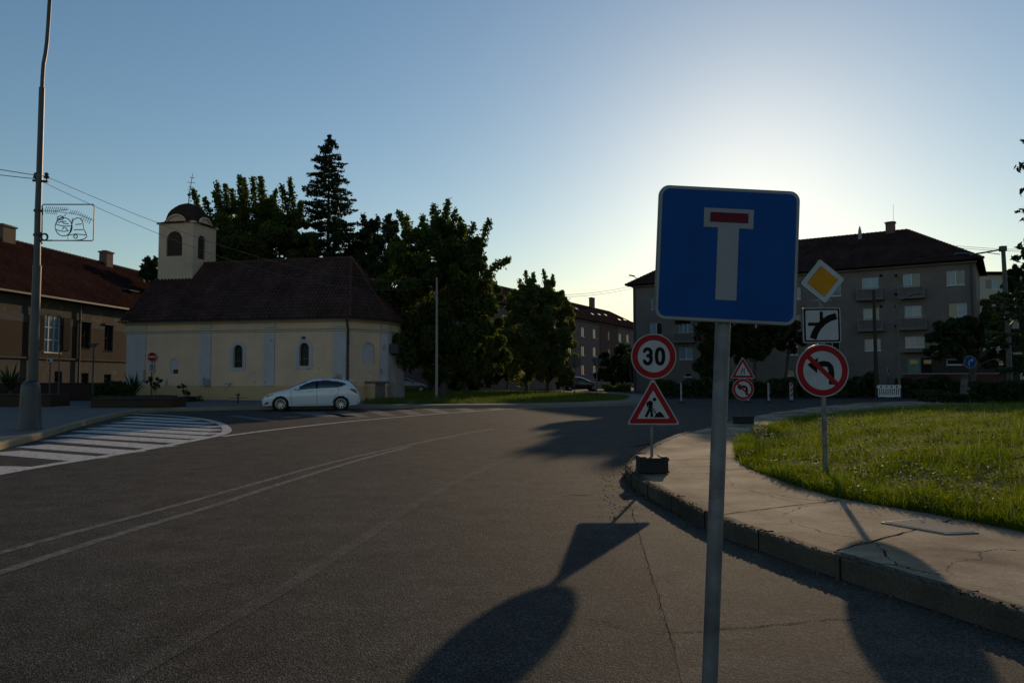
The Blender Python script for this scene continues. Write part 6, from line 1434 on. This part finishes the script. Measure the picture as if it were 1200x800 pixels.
# spruce
def spruce(name, label, base, Y, ctr, top, bot, prof, seed, n_lv=46, group=None, leafm='needle', side=None):
    rng = np.random.default_rng(seed); k = Y / FPX; root = thing(name, label, 'tree', base, 0, group)
    T = at(ctr, top, Y); H0 = at(ctr, bot, Y).z; mb = MB(); mb.tube([Vector(base), Vector((T.x, T.y, (T.z + base[2]) / 2)), T], [.32, .18, .02], 8); mb.build('trunk', M['bark'], root)
    C = []; lim = []
    for i in range(n_lv):
        t = i / (n_lv - 1); z = T.z + (H0 - T.z) * t; py = top + (bot - top) * t
        Lr = float(np.interp(py, [p[0] for p in prof], [p[1] for p in prof])) * k
        nb_ = int(5 + 4 * t)
        for j in range(nb_):
            a = rng.uniform(0, 2 * np.pi)
            if side is not None: a = rng.normal(side, .8)
            L = Lr * rng.uniform(.45, 1.12); dr = rng.uniform(-.05, .22) * L
            d = np.array([math.cos(a), math.sin(a), 0]); p0 = np.array([T.x, T.y, z]); e = p0 + d * L + np.array([0, 0, dr - .12 * L])
            mid = (p0 + e) / 2 - np.array([0, 0, .06 * L]); lim.append((L, p0, mid, e))
            m = int(34 * L) + 12; s = rng.uniform(.12, 1, m) ** .8
            P = (1 - s)[:, None] ** 2 * p0 + 2 * ((1 - s) * s)[:, None] * mid + (s ** 2)[:, None] * e
            per = np.array([-d[1], d[0], 0]); wq = (.10 + .34 * L * .35 * (1 - s * .6)); P = P + per * (rng.uniform(-1, 1, m) * wq)[:, None] - np.array([0, 0, 1]) * (np.abs(rng.normal(size=m)) * .10)[:, None]
            C.append(P)
    lim.sort(key=lambda q: -q[0]); rest = MB()
    for i, (L, a0, a1, a2) in enumerate(lim):
        if i < 99: MB().tube([a0, a1, a2], [.035, .022, .008], 4).build('limb', M['bark'], root)
        else: rest.tube([a0, a1, a2], [.03, .02, .008], 4)
    if rest.v: rest.build('twigs', M['bark'], root)['kind'] = 'stuff'
    C = np.vstack(C); V, F = leafcloud(C, .15, rng, .4, 0, .38); fast_mesh('crown', V, F, M[leafm], root); return root
b = at(385, 460, 62); b.z = .15
spruce('spruce_tree', 'tall dark spruce rising behind the chapel ridge', b, 62, 386, 159, 330, [(159, 2), (170, 11), (185, 18), (198, 24), (212, 22), (224, 34), (240, 30), (252, 46), (266, 42), (280, 56), (300, 56), (330, 60)], 21)
b = at(1258, 460, 30); b.z = .4
spruce('spruce_tree', 'tall conifer at the right edge with only its branch tips in view', b, 30, 1250, 60, 430, [(60, 6), (160, 52), (215, 62), (235, 66), (265, 70), (330, 80), (430, 90)], 22, n_lv=30)
# trees in front of the flats
b = at(885, 462, 62); b.z = .15
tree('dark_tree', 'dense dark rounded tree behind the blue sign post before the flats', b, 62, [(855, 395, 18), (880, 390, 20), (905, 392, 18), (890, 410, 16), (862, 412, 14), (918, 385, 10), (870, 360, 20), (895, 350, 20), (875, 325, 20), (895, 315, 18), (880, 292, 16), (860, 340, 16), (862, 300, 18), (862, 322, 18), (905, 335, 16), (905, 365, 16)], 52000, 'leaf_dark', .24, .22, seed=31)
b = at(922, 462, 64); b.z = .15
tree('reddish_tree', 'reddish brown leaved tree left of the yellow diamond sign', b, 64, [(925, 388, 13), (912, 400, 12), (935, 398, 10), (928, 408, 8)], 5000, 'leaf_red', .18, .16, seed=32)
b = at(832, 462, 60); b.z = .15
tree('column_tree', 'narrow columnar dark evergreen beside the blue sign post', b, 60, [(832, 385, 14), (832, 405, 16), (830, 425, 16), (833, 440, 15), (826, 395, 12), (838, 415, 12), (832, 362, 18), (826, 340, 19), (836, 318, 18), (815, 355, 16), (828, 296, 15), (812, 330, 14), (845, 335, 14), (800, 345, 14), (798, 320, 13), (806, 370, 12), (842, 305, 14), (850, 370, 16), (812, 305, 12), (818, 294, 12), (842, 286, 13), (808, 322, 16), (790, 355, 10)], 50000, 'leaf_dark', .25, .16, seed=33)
b = at(1135, 460, 52); b.z = .5
tree('spreading_tree', 'broad dark low tree hiding the right end of the grey flats', b, 52, [(1110, 395, 18), (1130, 385, 20), (1155, 382, 20), (1175, 385, 18), (1100, 410, 13), (1125, 408, 16), (1150, 408, 16), (1175, 408, 16), (1195, 395, 18), (1160, 425, 12), (1190, 425, 14)], 17000, 'leaf_dark', .19, .22, seed=34)
b = at(1162, 460, 70); b.z = .5
tree('pale_tree', 'pale olive leafed tree right of the grey flats corner', b, 70, [(1158, 358, 11), (1168, 350, 10), (1178, 355, 11), (1162, 372, 11), (1180, 370, 9)], 3600, 'leaf_pale', .2, .15, seed=35)
b = at(1205, 460, 40); b.z = .45
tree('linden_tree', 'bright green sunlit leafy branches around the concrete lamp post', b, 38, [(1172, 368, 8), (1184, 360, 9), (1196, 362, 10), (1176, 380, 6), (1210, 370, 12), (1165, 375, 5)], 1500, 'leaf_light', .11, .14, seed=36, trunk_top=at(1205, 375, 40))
b = at(1205, 460, 58); b.z = .45
tree('right_tree', 'dark tree mass at the right edge below the conifer tips', b, 58, [(1198, 325, 14), (1190, 340, 12), (1205, 350, 18), (1180, 330, 7), (1215, 310, 18), (1188, 318, 7), (1230, 345, 26)], 6500, 'leaf_dark', .18, .2, seed=37)
# shrubs by the flats
def shrub(name, label, px0, px1, pyt, pyb, Y, n, m, seed, ls=.14, group=None, zb=.15):
    rng = np.random.default_rng(seed); a = at(px0, pyb, Y); b_ = at(px1, pyb, Y); h_ = at(px0, pyt, Y).z - zb; root_ = thing(name, label, 'hedge' if 'hedge' in name else 'shrub', ((a.x + b_.x) / 2, Y, zb), 0, group)
    P = rng.uniform([a.x, -.9, 0], [b_.x, .9, 1], (n, 3)); top = h_ * (.82 + .16 * np.sin(P[:, 0] * 1.9 + seed) + .1 * np.sin(P[:, 0] * 4.7))
    C = np.stack([P[:, 0], Y + P[:, 1], zb + P[:, 2] * top], 1); V, F = leafcloud(C, ls, rng); fast_mesh('foliage', V, F, M[m], root_)
    mb = MB()
    for x in np.arange(a.x + .3, b_.x, 1.3): mb.tube([(x, Y, zb - .05), (x + .1, Y, zb + h_ * .7)], .03, 5)
    if mb.v: mb.build('stem', M['bark'], root_)
    return root_
shrub('hedge', 'dark low hedge below the garden wall before the flats', 1056, 1128, 441, 466, 56, 7000, 'leaf_dark', 41, .16)
shrub('hedge', 'shadowy hedge along the foot of the flats left of the wooden pole', 935, 1024, 437, 466, 58, 8000, 'leaf_dark', 42, .17)
shrub('hedge', 'dark hedge behind the guide beacons', 770, 930, 443, 466, 57.5, 11000, 'leaf_dark', 43, .17)
shrub('ground_shrub', 'tangled dark shrub right of the stone pillar', 1148, 1200, 443, 470, 34, 4200, 'leaf_dark', 44, .10, zb=.4)
shrub('ground_shrub', 'dark weeds rising behind the stone pillar base', 1085, 1126, 458, 470, 36, 1800, 'leaf_dark', 45, .08, zb=.4)
b = at(722, 460, 92); tree('bush', 'large dark bush in the shade left of the grey flats', (b.x, 92, .15), 92, [(712, 425, 14), (730, 418, 16), (742, 430, 14), (722, 440, 14), (705, 440, 10), (745, 445, 12)], 6000, 'leaf_dark', .26, .12, seed=46, cat='bush')
b = at(739, 460, 74); tree('young_tree', 'small sunlit sapling just left of the 30 sign', (b.x, 74, .15), 74, [(735, 416, 6), (739, 408, 5), (733, 424, 4), (745, 412, 7)], 700, 'leaf_light', .14, .05, seed=47)
b = gp(722, 458.5, .15); o_ = shrub('grass_mound', 'low sunlit grassy mound beside the striped barrier', 708, 738, 449, 458.5, b.y, 2600, 'grass_far', 48, .12)
q = at(738, 450, b.y - .3); mb = MB(); mb.lathe([(0, -.25), (.4, -.2), (.45, 0), (.3, .2), (0, .28)], (0, 0, 0), 9); o = mb.build('pale_rock', M['coping'], smooth=True); o.location = (q.x, q.y, q.z - .1); o['label'] = 'pale rounded rock at the right end of the grassy mound'; o['category'] = 'rock'
# plants at the left
def spiky(name, label, px, py, h_, Y, seed, nb=46, wd=.05, m='leaf_dark', zb=.4):
    rng = np.random.default_rng(seed); c = at(px, py, Y); root_ = thing(name, label, 'plant', (c.x, Y, zb)); V = []; F = []
    for i in range(nb):
        a = rng.uniform(0, 2 * math.pi); L = h_ * rng.uniform(.6, 1.1); el = rng.uniform(.5, 1.35); hd = np.array([math.cos(a) * math.cos(el), math.sin(a) * math.cos(el), math.sin(el)]); per = np.array([-math.sin(a), math.cos(a), 0]) * wd
        p0 = np.array([c.x, Y, zb + rng.uniform(0, .3)]); m1 = p0 + hd * L * .55; e = p0 + hd * L + np.array([0, 0, -.22 * L * math.cos(el)]); k = len(V); V += [p0 - per * .5, p0 + per * .5, m1 + per, m1 - per, e + per * .1, e - per * .1]; F += [[k, k + 1, k + 2, k + 3], [k + 3, k + 2, k + 4, k + 5]]
    fast_mesh('leaves', np.array(V), np.array(F), M[m], root_); mb = MB(); mb.tube([(c.x, Y, 0), (c.x, Y, zb + .35)], [.09, .06], 6); mb.build('stem', M['bark'], root_)
spiky('yucca', 'spiky yucca in the planter before the chapel corner', 156, 452, 1.35, 39.3, 51, zb=.55)
spiky('yucca', 'spreading spiky shrub in the ochre planter left of the lamp post', 12, 450, 1.6, 38.5, 52, 60, zb=.8)
b = gp(182, 470, .15); tree('sapling', 'thin straggly sapling beside the no entry sign', b, b.y - .3, [(182, 452, 6), (174, 446, 5), (186, 446, 4)], 220, 'leaf_dark', .09, .02, seed=53)
shrub('planter_shrub', 'dark shrubs crowding the tenement wall left of the chapel', 118, 150, 447, 470, 44.5, 3500, 'leaf_dark', 54, .10)
shrub('planter_shrub', 'low plants along the chapel foot right of the planter', 200, 232, 463, 470, 44.2, 900, 'leaf_dark', 55, .07)
shrub('planter_shrub', 'low greenery topping the brown planter', 108, 200, 463.5, 466, 38.5, 1600, 'leaf_dark', 56, .06, zb=.55)
b = gp(215, 470, .15); tree('sapling', 'small weed tree growing against the chapel wall', b, b.y + 1, [(214, 455, 5), (220, 460, 5)], 160, 'leaf_dark', .08, .02, seed=57)
shrub('ground_shrub', 'shrub strip at the foot of the chapel buttress', 462, 500, 466.5, 471, 51.5, 1500, 'leaf_dark', 58, .10)
b = at(1262, 460, 78); b.z = .1
tree('background_tree', 'far dark tree group at the right edge behind the conifer', b, 78, [(1212, 385, 22), (1240, 375, 26), (1275, 380, 28), (1310, 370, 28), (1350, 380, 30), (1395, 375, 30), (1440, 385, 30), (1230, 415, 24), (1290, 415, 28), (1350, 418, 28), (1410, 418, 28)], 16000, 'leaf_dark', .36, .3, seed=71)
